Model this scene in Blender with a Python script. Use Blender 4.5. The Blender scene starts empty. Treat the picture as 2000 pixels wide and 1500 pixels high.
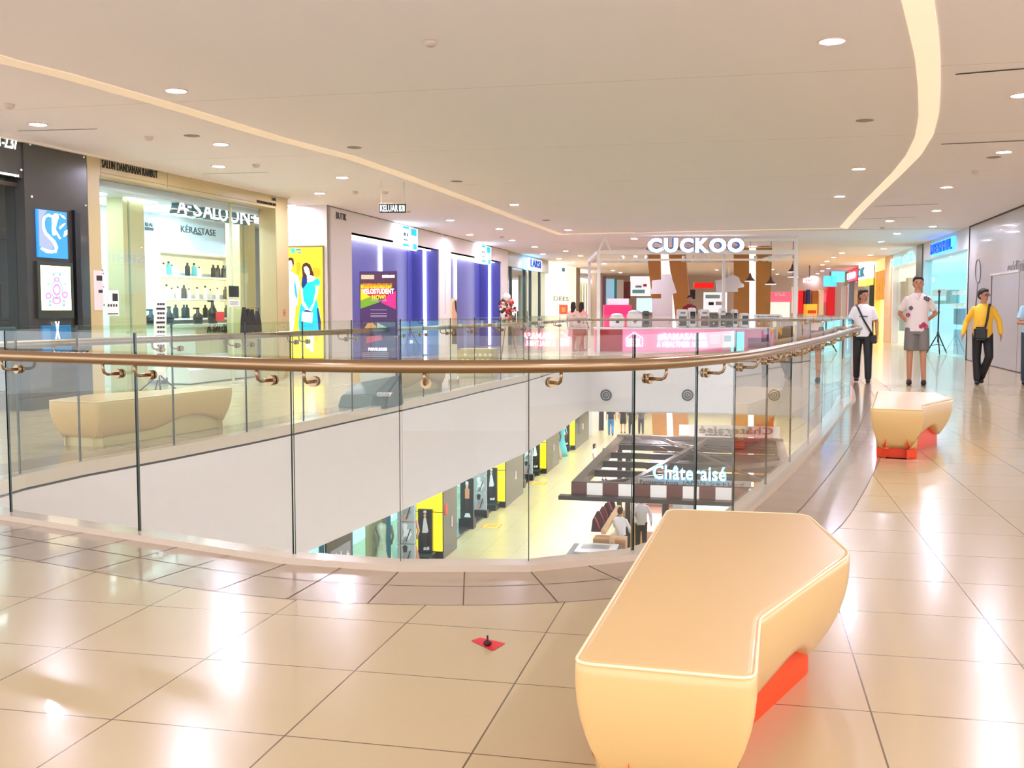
import bpy, bmesh, math, random
from mathutils import Vector, Matrix
from mathutils.geometry import tessellate_polygon
C = bpy.context
col = C.scene.collection
sc = C.scene
PI = math.pi
# ------------------------------------------------------------ camera, world, exposure
EYE, FPX, PITCH = 1.32, 2045.0, 0.0709
cd = bpy.data.cameras.new('camera'); cam = bpy.data.objects.new('camera', cd); col.objects.link(cam)
cam.location = (0, 0, EYE); cam.rotation_euler = (PI/2 - PITCH, 0, 0)
cd.sensor_width = 36; cd.lens = 36*FPX/2000; cd.clip_end = 300; cd.clip_start = .05
sc.camera = cam
w = bpy.data.worlds.new('world'); sc.world = w; w.use_nodes = True
bg = w.node_tree.nodes['Background']; bg.inputs[0].default_value = (.90, .91, 1, 1); bg.inputs[1].default_value = 1.25
vs = sc.view_settings; vs.view_transform = 'Standard'; vs.look = 'None'; vs.exposure = 1.12; vs.gamma = 1; vs.use_curve_mapping = False
sc.cycles.max_bounces = 8; sc.cycles.transparent_max_bounces = 40; sc.cycles.diffuse_bounces = 4
sc.cycles.sample_clamp_indirect = 4; sc.cycles.caustics_reflective = False; sc.cycles.caustics_refractive = False
LAMP = 320.0        # radiance of a ceiling downlight
CEIL = 3.49
LOW = -5.6         # floor of the level below
FB = -1.5          # underside of the slab around the void

# ------------------------------------------------------------ geometry helpers
F_ = Vector((0, math.cos(PITCH), -math.sin(PITCH))); R_ = Vector((1, 0, 0)); U_ = R_.cross(F_)
E_ = Vector((0, 0, EYE))
def ray(px, py): return F_ + R_*((px-1000)/FPX) + U_*((750-py)/FPX)
def W(px, py, z=0.0):
    d = ray(px, py); t = (z-EYE)/d.z; return E_ + d*t
def WY(px, py, y):
    d = ray(px, py); return E_ + d*(y/d.y)
def proj(p):
    d = Vector(p)-E_; k = d.dot(F_); return 1000+FPX*d.dot(R_)/k, 750-FPX*d.dot(U_)/k
YAW = .218
GA = Vector((math.cos(YAW), -math.sin(YAW), 0)); GB = Vector((math.sin(YAW), math.cos(YAW), 0))

class Plane:
    """a vertical plane through a floor point; u runs along it, n points to the viewer"""
    def __init__(s, p, d, flip=False):
        s.p = Vector((p[0], p[1], 0)); s.d = Vector((d[0], d[1], 0)).normalized()
        n = Vector((s.d.y, -s.d.x, 0))
        if n.dot(Vector((0, 0, 0))-s.p) < 0: n = -n
        s.n = n
    def at(s, px, py):
        d = ray(px, py); t = (s.p-E_).dot(s.n)/d.dot(s.n); q = E_+d*t
        return (q-s.p).dot(s.d), q.z
    def pt(s, u, z, off=0.0): return s.p+s.d*u+s.n*off+Vector((0, 0, z))
    def U(s, px, z):
        y = 600
        for _ in range(6):
            u, _z = s.at(px, y); y = proj(s.pt(u, z))[1]
        return u
    def shift(s, off):
        return Plane(s.p+s.n*off, s.d)
    def rect(s, x0, x1, yt, yb):
        u0, zt = s.at(x0, yt); _, zb = s.at(x0, yb); u0 = s.U(x0, (zt+zb)/2); u1 = s.U(x1, (zt+zb)/2)
        return u0, u1, zb, zt

def lin(c):
    return tuple(((v/255)/12.92 if v/255 <= .04045 else ((v/255+.055)/1.055)**2.4) for v in c[:3])
MATS = {}
def mat(name, c, rough=.5, metal=0, emit=0, ec=None, spec=.5, coat=0, noise=0, nscale=8, alpha=1):
    if name in MATS: return MATS[name]
    m = bpy.data.materials.new(name); m.use_nodes = True; nt = m.node_tree; b = nt.nodes['Principled BSDF']
    L = lin(c)
    b.inputs['Base Color'].default_value = (*L, 1); b.inputs['Roughness'].default_value = rough
    b.inputs['Metallic'].default_value = metal; b.inputs['Specular IOR Level'].default_value = spec
    if coat: b.inputs['Coat Weight'].default_value = coat; b.inputs['Coat Roughness'].default_value = .06
    if emit:
        b.inputs['Emission Color'].default_value = (*(lin(ec) if ec else L), 1); b.inputs['Emission Strength'].default_value = emit
    n = nt.nodes.new('ShaderNodeTexNoise'); n.inputs['Scale'].default_value = nscale; n.inputs['Detail'].default_value = 3
    tc = nt.nodes.new('ShaderNodeTexCoord'); nt.links.new(tc.outputs['Object'], n.inputs['Vector'])
    mx = nt.nodes.new('ShaderNodeMix'); mx.data_type = 'RGBA'
    k = noise if noise else .03
    mx.inputs[6].default_value = (*[v*(1-k) for v in L], 1); mx.inputs[7].default_value = (*[min(1, v*(1+k)) for v in L], 1)
    nt.links.new(n.outputs['Fac'], mx.inputs[0]); nt.links.new(mx.outputs[2], b.inputs['Base Color'])
    MATS[name] = m
    return m
def obj(name, me, m=None, parent=None):
    if isinstance(me, bmesh.types.BMesh):
        bm = me; me = bpy.data.meshes.new(name); bm.to_mesh(me); bm.free()
    o = bpy.data.objects.new(name, me); col.objects.link(o)
    if m is not None:
        for k in (m if isinstance(m, (list, tuple)) else [m]): me.materials.append(k)
    if parent is not None:
        o.parent = parent
        o.matrix_parent_inverse = parent.matrix_basis.inverted()
    return o
def tag(o, label=None, cat=None, group=None, kind=None):
    if label: o['label'] = label
    if cat: o['category'] = cat
    if group: o['group'] = group
    if kind: o['kind'] = kind
    return o
def thing(name, label, cat, loc=(0, 0, 0), rz=0, group=None):
    o = bpy.data.objects.new(name, None); col.objects.link(o); o.empty_display_size = .1
    o.location = loc; o.rotation_euler = (0, 0, rz); tag(o, label, cat, group)
    return o
def local(name, me, m, parent):
    """mesh given in the parent's own coordinates"""
    o = obj(name, me, m); o.parent = parent; return o
def struct(name, me, m): return tag(obj(name, me, m), kind='structure')
def quad(bm, ps, mi=0):
    f = bm.faces.new([bm.verts.new(p) for p in ps]); f.material_index = mi; return f
def box(bm, lo, hi, mi=0, M=None):
    vs_ = [Vector((x, y, z)) for x in (lo[0], hi[0]) for y in (lo[1], hi[1]) for z in (lo[2], hi[2])]
    if M is not None: vs_ = [M @ v for v in vs_]
    v = [bm.verts.new(p) for p in vs_]
    for f in ((0, 1, 3, 2), (4, 6, 7, 5), (0, 4, 5, 1), (2, 3, 7, 6), (0, 2, 6, 4), (1, 5, 7, 3)):
        bm.faces.new([v[i] for i in f]).material_index = mi
def slab(bm, pl, u0, u1, z0, z1, o0, o1, mi=0):
    """a box on a Plane between offsets o0 and o1 (towards the viewer)"""
    ps = [pl.pt(u, z, o) for u in (u0, u1) for o in (o0, o1) for z in (z0, z1)]
    v = [bm.verts.new(p) for p in ps]
    for f in ((0, 1, 3, 2), (4, 6, 7, 5), (0, 4, 5, 1), (2, 3, 7, 6), (0, 2, 6, 4), (1, 5, 7, 3)):
        bm.faces.new([v[i] for i in f]).material_index = mi
def fix(bm):
    bmesh.ops.recalc_face_normals(bm, faces=bm.faces); return bm
def B(*boxes):
    bm = bmesh.new()
    for b in boxes: box(bm, *b)
    return fix(bm)
def panel(name, pl, r, m, parent=None, o0=0.0, o1=.02):
    """r = (x0, x1, ytop, ybottom) in photo pixels, measured on the plane at x0"""
    u0, u1, z0, z1 = pl.rect(*r); bm = bmesh.new(); slab(bm, pl, u0, u1, z0, z1, o0, o1); return obj(name, fix(bm), m, parent)
def flat(name, pl, pts, m, parent=None, off=.025, th=.004):
    """a thin cut-out lying on a plane, outline in photo pixels"""
    bm = bmesh.new(); a = []; b = []
    for p in pts:
        u, z = pl.at(*p); a.append(bm.verts.new(pl.pt(u, z, off+th))); b.append(bm.verts.new(pl.pt(u, z, off)))
    n = len(a); bm.faces.new(a); bm.faces.new(b[::-1])
    for i in range(n): bm.faces.new((a[i], b[i], b[(i+1) % n], a[(i+1) % n]))
    return obj(name, fix(bm), m, parent)
def tube(bm, pts, r, n=10, mi=0, cap=True, closed=False):
    pts = [Vector(p) for p in pts]; rs = r if isinstance(r, (list, tuple)) else [r]*len(pts)
    rings = []; prev = None
    N = len(pts)
    for i, p in enumerate(pts):
        if closed: t = (pts[(i+1) % N]-pts[i-1]).normalized()
        else: t = (pts[min(i+1, N-1)]-pts[max(i-1, 0)]).normalized()
        if prev is None:
            a = Vector((0, 0, 1)) if abs(t.z) < .9 else Vector((0, 1, 0)); s = t.cross(a).normalized()
        else: s = (prev-t*prev.dot(t)).normalized()
        prev = s; q = t.cross(s)
        rings.append([bm.verts.new(p+(s*math.cos(k*2*PI/n)+q*math.sin(k*2*PI/n))*rs[i]) for k in range(n)])
    for i in range(N if closed else N-1):
        A, Bq = rings[i], rings[(i+1) % N]
        for k in range(n):
            f = bm.faces.new((A[k], A[(k+1) % n], Bq[(k+1) % n], Bq[k])); f.material_index = mi; f.smooth = True
    if cap and not closed:
        bm.faces.new(rings[0][::-1]).material_index = mi; bm.faces.new(rings[-1]).material_index = mi
def lathe(bm, prof, c=(0, 0, 0), n=20, mi=0, sx=1, sy=1, cap=True):
    rings = []
    for r, z in prof:
        if r < 1e-5: rings.append([bm.verts.new((c[0], c[1], c[2]+z))])
        else: rings.append([bm.verts.new((c[0]+sx*r*math.cos(k*2*PI/n), c[1]+sy*r*math.sin(k*2*PI/n), c[2]+z)) for k in range(n)])
    for A, D in zip(rings, rings[1:]):
        for k in range(n):
            k2 = (k+1) % n
            if len(A) == 1 and len(D) == 1: continue
            if len(A) == 1: f = bm.faces.new((A[0], D[k2], D[k]))
            elif len(D) == 1: f = bm.faces.new((A[k], A[k2], D[0]))
            else: f = bm.faces.new((A[k], A[k2], D[k2], D[k]))
            f.material_index = mi; f.smooth = True
    if not cap: return
    if len(rings[0]) > 1: bm.faces.new(rings[0][::-1]).material_index = mi
    if len(rings[-1]) > 1: bm.faces.new(rings[-1]).material_index = mi
def ball(bm, c, r, n=12, mi=0, rot=None):
    c = Vector(c); r = Vector(r) if not isinstance(r, (int, float)) else Vector((r, r, r))
    M = Matrix.Translation(c) @ (rot.to_4x4() if rot is not None else Matrix()) @ Matrix.Diagonal((*r, 1))
    g = bmesh.ops.create_uvsphere(bm, u_segments=n, v_segments=max(6, n*2//3), radius=1, matrix=M)
    for v in g['verts']:
        for f in v.link_faces: f.smooth = True; f.material_index = mi
def prism(bm, pts, z0, z1, mi=0):
    a = [bm.verts.new((p[0], p[1], z0)) for p in pts]; b = [bm.verts.new((p[0], p[1], z1)) for p in pts]; n = len(a)
    bm.faces.new(a[::-1]).material_index = mi; bm.faces.new(b).material_index = mi
    for i in range(n): bm.faces.new((a[i], a[(i+1) % n], b[(i+1) % n], b[i])).material_index = mi
def textmesh(s, bold=0, ext=.1, space=1):
    cu = bpy.data.curves.new('t', 'FONT'); cu.body = s; cu.extrude = ext; cu.offset = bold*.4; cu.resolution_u = 3; cu.space_character = space*1.06
    o = bpy.data.objects.new('t', cu); col.objects.link(o); C.view_layer.update()
    me = bpy.data.meshes.new_from_object(o.evaluated_get(C.evaluated_depsgraph_get()))
    bpy.data.objects.remove(o); bpy.data.curves.remove(cu)
    return me
def text(s, O, right, up, wd, ht, th, m, parent=None, name='lettering', bold=.012, space=1, rot=False, slant=0):
    """letters fitted into the rectangle at O (lower left corner) spanned by right*wd, up*ht, raised by th"""
    me = textmesh(s, bold, .1, space)
    right = Vector(right).normalized(); up = Vector(up).normalized(); n = right.cross(up)
    xs = [v.co.x for v in me.vertices]; ys = [v.co.y for v in me.vertices]
    x0, x1, y0, y1 = min(xs), max(xs), min(ys), max(ys)
    for v in me.vertices:
        a = (v.co.x-x0)/(x1-x0); b = (v.co.y-y0)/(y1-y0)
        if rot: a, b = 1-b, a
        v.co = Vector(O)+right*((a+slant*b)*wd)+up*(b*ht)+n*((v.co.z+.1)/.2*th)
    me.name = name
    return obj(name, me, m, parent)
def ptext(s, pl, r, m, parent=None, th=.01, off=.02, name='lettering', **k):
    """letters on a plane, r = (x0, x1, ytop, ybottom) in photo pixels measured at x0"""
    u0, u1, z0, z1 = pl.rect(*r)
    if u1 < u0: O = pl.pt(u0, z0, off); d = -pl.d
    else: O = pl.pt(u0, z0, off); d = pl.d
    return text(s, O, d, (0, 0, 1), abs(u1-u0), z1-z0, th, m, parent, name, **k)

# ------------------------------------------------------------ shared materials
WHITE = mat('white_paint', (236, 226, 220), .55)
FASC = mat('fascia_paint', (246, 240, 236), .35)
CREAMC = mat('cream_stone', (222, 208, 184), .25, coat=.3)
BLACK = mat('black', (18, 18, 20), .4)
CHAR = mat('charcoal_panel', (62, 60, 56), .25, coat=.4)
DGREY = mat('dark_grey', (70, 68, 66), .4)
STEEL = mat('brushed_steel', (170, 144, 112), .26, metal=1)
KHAKI = mat('khaki_panel', (196, 176, 128), .4)
BENCH = mat('bench_shell', (232, 196, 132), .3, coat=.3, noise=.02, nscale=3)
ORANGE = mat('orange_base', (255, 75, 15), .4)
PURE = mat('white_gloss', (245, 243, 240), .25)
GOLDW = mat('golden_wood', (190, 125, 45), .4, noise=.12, nscale=3)
def glow(name, c, s=1.0): return mat(name, c, .5, emit=s)
LED = glow('led_white', (255, 250, 245), 3.2)
WGLOW = glow('glow_white', (255, 255, 252), 1.3)
CYG = glow('glow_cyan', (150, 240, 255), 1.15)
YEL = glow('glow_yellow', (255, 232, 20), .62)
BLUEG = glow('glow_blue', (40, 160, 255), 1.0)

def glassmat(name, tint, edge=False, refl=1.0):
    m = bpy.data.materials.new(name); m.use_nodes = True; nt = m.node_tree; nt.nodes.clear()
    o = nt.nodes.new('ShaderNodeOutputMaterial'); mx = nt.nodes.new('ShaderNodeMixShader'); t = nt.nodes.new('ShaderNodeBsdfTransparent')
    g = nt.nodes.new('ShaderNodeBsdfGlossy'); fr = nt.nodes.new('ShaderNodeFresnel'); fr.inputs['IOR'].default_value = 1.45
    mu = nt.nodes.new('ShaderNodeMath'); mu.operation = 'MULTIPLY'; mu.inputs[1].default_value = refl
    t.inputs['Color'].default_value = (*tint, 1); g.inputs['Roughness'].default_value = 0.0; g.inputs['Color'].default_value = (.95, 1, .98, 1)
    geo = nt.nodes.new('ShaderNodeNewGeometry')
    mb = nt.nodes.new('ShaderNodeMath'); mb.operation = 'SUBTRACT'; mb.inputs[0].default_value = 1; nt.links.new(geo.outputs['Backfacing'], mb.inputs[1])
    m2 = nt.nodes.new('ShaderNodeMath'); m2.operation = 'MULTIPLY'; nt.links.new(fr.outputs[0], mu.inputs[0]); nt.links.new(mu.outputs[0], m2.inputs[0]); nt.links.new(mb.outputs[0], m2.inputs[1])
    nt.links.new(m2.outputs[0], mx.inputs[0]); nt.links.new(t.outputs[0], mx.inputs[1]); nt.links.new(g.outputs[0], mx.inputs[2]); nt.links.new(mx.outputs[0], o.inputs[0])
    return m
GLASS = glassmat('clear_glass', (.985, .99, .985), refl=1.3)
GLASSF = glassmat('green_tinted_glass', (.925, .968, .915), refl=1.2)
SHOPG = glassmat('shop_glass', (.95, .98, .975), refl=1.2)
GEDGE = mat('glass_edge', (30, 48, 42), .2)
GTOP = mat('glass_top_edge', (190, 205, 195), .2)

# ------------------------------------------------------------ floor, void, slab
ZC = .035
NEAR = [W(x, y, ZC) for x, y in ((22, 1000), (273, 1037), (575, 1082), (785, 1096), (1030, 1096), (1235, 1075), (1357, 1036), (1431, 998), (1494.6, 946), (1542, 903), (1578, 868), (1604, 838), (1624, 812), (1641, 790))]
RIGHT = [Vector(p) for p in ((4.97, 15.35, ZC), (5.45, 16.9, ZC), (5.95, 18.8, ZC), (6.35, 20.4, ZC), (6.7, 22, ZC), (7.05, 23.8, ZC), (7.35, 25.6, ZC), (7.55, 27, ZC))]
CL = W(1147, 694.5, ZC)
CR = CL+GA*6.0
FARL = [W(x, y, ZC) for x, y in ((1093, 713), (1058, 723), (1023, 733), (978, 742.5), (927, 753), (880, 764), (827, 775), (783, 784), (688, 802.7), (593, 822), (482, 843.6), (340, 869.5), (157, 901), (39, 925))]
CAP = [Vector((-3.92, 7.65, ZC)), Vector((-3.72, 7.08, ZC))]
FAREND = [CR+(CL-CR)*(k/5) for k in range(0, 5)]
VOID = NEAR+RIGHT+FAREND+[CL]+FARL+CAP       # counter-clockwise from the near left
VOID = [Vector((p.x, p.y, 0)) for p in VOID]
NV = len(VOID)
def offs(d):
    """the void outline pushed outwards by d"""
    out = []
    for i, p in enumerate(VOID):
        a = (p-VOID[i-1]).normalized(); b = (VOID[(i+1) % NV]-p).normalized()
        na = Vector((a.y, -a.x, 0)); nb = Vector((b.y, -b.x, 0)); n = (na+nb).normalized()
        k = d/max(.55, n.dot(na)); out.append(p+n*k)
    return out
def ring(bm, A, D, za, zb, mi=0):
    n = len(A)
    for i in range(n):
        j = (i+1) % n
        quad(bm, [(A[i].x, A[i].y, za), (A[j].x, A[j].y, za), (D[j].x, D[j].y, zb), (D[i].x, D[i].y, zb)], mi)
def holed(bm, outer, hole, z, up=True, mi=0):
    P = [[Vector((x, y, 0)) for x, y in outer], [Vector((p.x, p.y, 0)) for p in hole]]
    allp = P[0]+P[1]; vs_ = [bm.verts.new((p.x, p.y, z)) for p in allp]
    for t in tessellate_polygon(P):
        f = bm.faces.new([vs_[i] for i in t]); f.material_index = mi; f.normal_update()
        if (f.normal.z > 0) != up: f.normal_flip()

def gridmat(name, base, line, size, width, rough, var=.05, ox=0, oy=0, size2=None, coat=.3):
    m = bpy.data.materials.new(name); m.use_nodes = True; nt = m.node_tree; b = nt.nodes['Principled BSDF']; N = nt.nodes.new; Lk = nt.links.new
    tc = N('ShaderNodeTexCoord'); mp = N('ShaderNodeMapping'); mp.vector_type = 'POINT'
    Lk(tc.outputs['Object'], mp.inputs[0]); mp.inputs['Rotation'].default_value = (0, 0, YAW)
    a = Vector((ox, oy)); c, s = math.cos(YAW), math.sin(YAW)
    mp.inputs['Location'].default_value = (-(a.x*c-a.y*s), -(a.x*s+a.y*c), 0)
    sp = N('ShaderNodeSeparateXYZ'); Lk(mp.outputs[0], sp.inputs[0])
    fl = []; ln = []
    for i, S in ((0, size), (1, size2 or size)):
        d = N('ShaderNodeMath'); d.operation = 'DIVIDE'; d.inputs[1].default_value = S; Lk(sp.outputs[i], d.inputs[0])
        fr = N('ShaderNodeMath'); fr.operation = 'FLOORED_MODULO'; fr.inputs[1].default_value = 1; Lk(d.outputs[0], fr.inputs[0])
        lt = N('ShaderNodeMath'); lt.operation = 'LESS_THAN'; lt.inputs[1].default_value = width/S; Lk(fr.outputs[0], lt.inputs[0]); ln.append(lt)
        f = N('ShaderNodeMath'); f.operation = 'FLOOR'; Lk(d.outputs[0], f.inputs[0]); fl.append(f)
    mxl = N('ShaderNodeMath'); mxl.operation = 'MAXIMUM'; Lk(ln[0].outputs[0], mxl.inputs[0]); Lk(ln[1].outputs[0], mxl.inputs[1])
    cb = N('ShaderNodeCombineXYZ'); Lk(fl[0].outputs[0], cb.inputs[0]); Lk(fl[1].outputs[0], cb.inputs[1])
    wn = N('ShaderNodeTexWhiteNoise'); Lk(cb.outputs[0], wn.inputs[0])
    no = N('ShaderNodeTexNoise'); no.inputs['Scale'].default_value = 3.5; no.inputs['Detail'].default_value = 4; Lk(tc.outputs['Object'], no.inputs['Vector'])
    ad = N('ShaderNodeMath'); ad.operation = 'ADD'; Lk(wn.outputs[0], ad.inputs[0]); Lk(no.outputs[0], ad.inputs[1])
    hf = N('ShaderNodeMath'); hf.operation = 'MULTIPLY'; hf.inputs[1].default_value = .5; Lk(ad.outputs[0], hf.inputs[0])
    L = lin(base)
    m1 = N('ShaderNodeMix'); m1.data_type = 'RGBA'; m1.inputs[6].default_value = (*[v*(1-var) for v in L], 1); m1.inputs[7].default_value = (*[min(1, v*(1+var)) for v in L], 1)
    Lk(hf.outputs[0], m1.inputs[0])
    m2 = N('ShaderNodeMix'); m2.data_type = 'RGBA'; m2.inputs[7].default_value = (*lin(line), 1); Lk(mxl.outputs[0], m2.inputs[0]); Lk(m1.outputs[2], m2.inputs[6])
    Lk(m2.outputs[2], b.inputs['Base Color']); b.inputs['Roughness'].default_value = rough
    if coat: b.inputs['Coat Weight'].default_value = coat; b.inputs['Coat Roughness'].default_value = .05
    return m
FLOORM = gridmat('floor_tiles', (203, 184, 142), (104, 84, 56), .6, .006, .22, .04, -1.2954, 3.2933)
BANDM = mat('band_tiles', (182, 160, 132), .2, coat=.3, noise=.06, nscale=4)
JOINT = mat('tile_joint', (84, 66, 48), .6)
LOWM = gridmat('lower_floor_tiles', (186, 178, 124), (140, 130, 92), .9, .012, .34, .05, coat=.08)
CEILM = gridmat('ceiling_board', (255, 246, 250), (214, 194, 186), 400, .01, .8, .01, -200, 7.35, 3.85, coat=0)

bm = bmesh.new()
def chaikin(P, n):
    for _ in range(n):
        Q = []
        for i in range(len(P)):
            a, b = P[i], P[(i+1) % len(P)]; Q += [a.lerp(b, .25), a.lerp(b, .75)]
        P = Q
    return P
O0, OB0 = offs(0.0), offs(.68)
OB = chaikin(OB0, 3); OM = chaikin(offs(.36), 3)
holed(bm, ((-14, -.8), (22, -.8), (30, 75), (-14, 75)), OB, 0, True, 0)  # rear edge cut short, letting world light up onto the ceiling
holed(bm, [(p.x, p.y) for p in OB], O0, 0, True, 1)
# joints of the darker tile band round the void: two tile courses with radial joints
def strip(bm, a, b, wd, z, mi):
    d = (b-a).normalized(); n = Vector((-d.y, d.x, 0))*wd/2
    quad(bm, [(*(a+n).xy, z), (*(a-n).xy, z), (*(b-n).xy, z), (*(b+n).xy, z)], mi)
for Q_ in (OM, OB):
    for i in range(len(Q_)): strip(bm, Q_[i], Q_[(i+1) % len(Q_)], .005 if Q_ is OM else .004, .0012, 2)
for i in range(NV):
    j = (i+1) % NV; L = (OB0[j]-OB0[i]).length; k = max(1, round(L/.37))
    for r_ in range(k):
        t = r_/k; a_ = O0[i].lerp(O0[j], t); b_ = OB0[i].lerp(OB0[j], t)
        e_ = min(OB, key=lambda p: (p-b_).length); strip(bm, a_, a_+(b_-a_).normalized()*min((b_-a_).length, (e_-a_).length), .005, .0012, 2)
bmesh.ops.recalc_face_normals(bm, faces=[f for f in bm.faces if f.material_index])
for f in bm.faces:
    f.normal_update()
    if f.normal.z < 0: f.normal_flip()
struct('floor', bm, [FLOORM, BANDM, JOINT])
# curb that carries the glass, with the shadow gap and the fascia below it
bm = bmesh.new()
CO, CI, CU = offs(.085), offs(-.05), offs(0.0)
ring(bm, CO, CO, 0, ZC); ring(bm, CO, CI, ZC, ZC); ring(bm, CI, CI, ZC, -.075); ring(bm, CI, CU, -.075, -.075)
struct('trim_1', fix(bm), CREAMC)
bm = bmesh.new(); ring(bm, CU, CU, -.075, -.10); struct('trim_2', fix(bm), BLACK)
bm = bmesh.new(); FI = offs(-.03)
ring(bm, FI, FI, -.10, FB); ring(bm, FI, offs(.12), FB, FB); ring(bm, offs(.12), offs(.12), FB, FB-.05)
struct('wall_void_fascia', fix(bm), FASC)
bm = bmesh.new(); holed(bm, ((-16, -2), (26, -2), (34, 82), (-16, 82)), offs(.12), FB-.05, False, 0)
struct('ceiling_lower', bm, mat('lower_ceiling', (235, 226, 214), .7))
bm = bmesh.new(); quad(bm, [(-16, 0, LOW), (26, 0, LOW), (34, 84, LOW), (-16, 84, LOW)])
struct('floor_lower', bm, LOWM)
# ceiling with its curved slot of warm light
bm = bmesh.new(); box(bm, (-16, -8, CEIL), (34, 78, CEIL+.15)); struct('ceiling', fix(bm), CEILM)  # overhangs the shortened floor behind the camera, to catch world light from below
SO = [(1795, -90), (1812, -40), (1823, 0), (1832, 60), (1836.5, 120), (1836.5, 180), (1833.5, 222), (1823, 264), (1799, 303), (1760, 342), (1718, 381), (1682, 417), (1655, 447)]
SI = [(1722, -90), (1743, -40), (1760, 0), (1775, 60), (1787, 114), (1793, 168), (1794.5, 228), (1787, 270), (1769, 306), (1742, 339), (1706, 375), (1670, 411), (1640, 444)]
CURL = [(-60, 106), (0, 124), (100, 148), (200, 176), (300, 204), (400, 234), (520, 270), (640, 301), (672, 309), (780, 346), (915, 395), (1005, 429), (1090, 459)]
COVE = mat('cove_lining', (255, 240, 220), .6, emit=.28, ec=(255, 220, 190))
def strip3(bm, A, D, z0, z1):
    for i in range(len(A)-1):
        a0, a1, b0, b1 = [Vector((p.x, p.y, 0)) for p in (A[i], A[i+1], D[i], D[i+1])]
        for (p, q, r, s) in (((a0, z0), (a1, z0), (b1, z0), (b0, z0)), ((a0, z0), (a1, z0), (a1, z1), (a0, z1)), ((b0, z0), (b1, z0), (b1, z1), (b0, z1))):
            quad(bm, [(v[0].x, v[0].y, v[1]) for v in (p, q, r, s)])
bm = bmesh.new(); zz = CEIL-.012
AO = [W(x, y, zz) for x, y in SO]; AI = [W(x, y, zz) for x, y in SI]
strip3(bm, AO, AI, zz, CEIL)
struct('trim_3', fix(bm), COVE)
bm = bmesh.new(); A = [W(x, y, zz) for x, y in CURL]; D = [p+Vector((.21, -.05, 0)) for p in A]
strip3(bm, A, D, zz, CEIL)
a, b = A[-1], AO[-1]; strip3(bm, [a, b], [a-GB*.3, b-GB*.3], zz, CEIL)
struct('trim_4', fix(bm), mat('cove_lining_dim', (255, 236, 212), .6, emit=.12, ec=(255, 220, 190)))
# dark slots let into the ceiling boards
for k, (x0, x1, y0, y1) in enumerate(((1866, 2040, 145.5, 131), (1838, 2040, 282, 273), (1708, 1832, 403, 398.5), (1680, 1790, 427.5, 424), (1240, 1893, 453.5, 446), (395, 525, 339.5, 337), (35, 190, 256, 252), (1080, 1140, 473, 475))):
    a = W(x0, y0, CEIL-.004); b = W(x1, y1, CEIL-.004); bm = bmesh.new(); strip(bm, a, b, .045 if k < 5 else .02, CEIL-.004, 0)
    struct('trim_%d' % (5+k), bm, mat('slot_shadow', (70, 58, 50), .8))

# ------------------------------------------------------------ balustrades
RAILZ, GT, BRZ = 1.04, 1.187, .95
def balustrade(name, label, pts, gm, outward=1, brackets=True, railr=.033, off=.12, n_br=2):
    t = thing(name, label, 'glass balustrade', (pts[0].x, pts[0].y, 0))
    P = [Vector((p.x, p.y, 0)) for p in pts]
    nrm = []
    for i in range(len(P)):
        a = (P[i]-P[i-1]).normalized() if i else (P[1]-P[0]).normalized(); b = (P[i+1]-P[i]).normalized() if i < len(P)-1 else a
        m_ = (a+b).normalized(); nrm.append(Vector((m_.y, -m_.x, 0)))
    for i in range(len(P)-1):
        a, b = P[i], P[i+1]; d = (b-a).normalized(); n = Vector((d.y, -d.x, 0)); g = .007
        a2, b2 = a+d*g, b-d*g; th = .006
        bm = bmesh.new(); v = {}
        for ii, p in enumerate((a2, b2)):
            for jj, s in enumerate((-th, th)):
                for kk, z in enumerate((ZC-.001, GT)): v[ii, jj, kk] = bm.verts.new((p.x+n.x*s, p.y+n.y*s, z))
        def q(ks, mi): bm.faces.new([v[k] for k in ks]).material_index = mi
        q(((0, 0, 0), (1, 0, 0), (1, 0, 1), (0, 0, 1)), 0); q(((0, 1, 0), (0, 1, 1), (1, 1, 1), (1, 1, 0)), 0)
        q(((0, 0, 0), (0, 0, 1), (0, 1, 1), (0, 1, 0)), 1); q(((1, 0, 0), (1, 1, 0), (1, 1, 1), (1, 0, 1)), 1)
        q(((0, 0, 1), (1, 0, 1), (1, 1, 1), (0, 1, 1)), 2)
        obj('glass_panel', fix(bm), [gm, GEDGE, GTOP], t)
        if brackets:
            L = (b-a).length
            for s in (.13, L-.13):
                if L < .8 and s != .13 : continue
                c = a+d*s; bm = bmesh.new()
                q0 = c+n*th; q1 = c+n*off
                tube(bm, [q0+Vector((0, 0, BRZ)), q0+n*.02+Vector((0, 0, BRZ))], .028, 14)
                tube(bm, [q0-n*(2*th+.012)+Vector((0, 0, BRZ)), q0-n*(2*th)+Vector((0, 0, BRZ))], .026, 14)
                tube(bm, [q0+n*.01+Vector((0, 0, BRZ)), q1-n*.03+Vector((0, 0, BRZ)), q1-n*.009+Vector((0, 0, BRZ+.01)), q1+Vector((0, 0, BRZ+.032)), q1+Vector((0, 0, RAILZ-.02))], .009, 8)
                obj('rail_bracket', fix(bm), STEEL, t)
    # handrail: smooth curve through the offset outline
    Q = [p+n*off+Vector((0, 0, RAILZ)) for p, n in zip(P, nrm)]
    S = []
    for i in range(len(Q)-1):
        p0, p1, p2, p3 = Q[max(i-1, 0)], Q[i], Q[i+1], Q[min(i+2, len(Q)-1)]
        for k in range(6):
            u = k/6; S.append(.5*((2*p1)+(p2-p0)*u+(2*p0-5*p1+4*p2-p3)*u*u+(3*p1-p0-3*p2+p3)*u**3))
    S.append(Q[-1]); bm = bmesh.new(); tube(bm, S, railr, 16); obj('handrail', fix(bm), STEEL, t)
    return t
NB = [CAP[0], CAP[1]]+NEAR+RIGHT+[CR]
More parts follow.
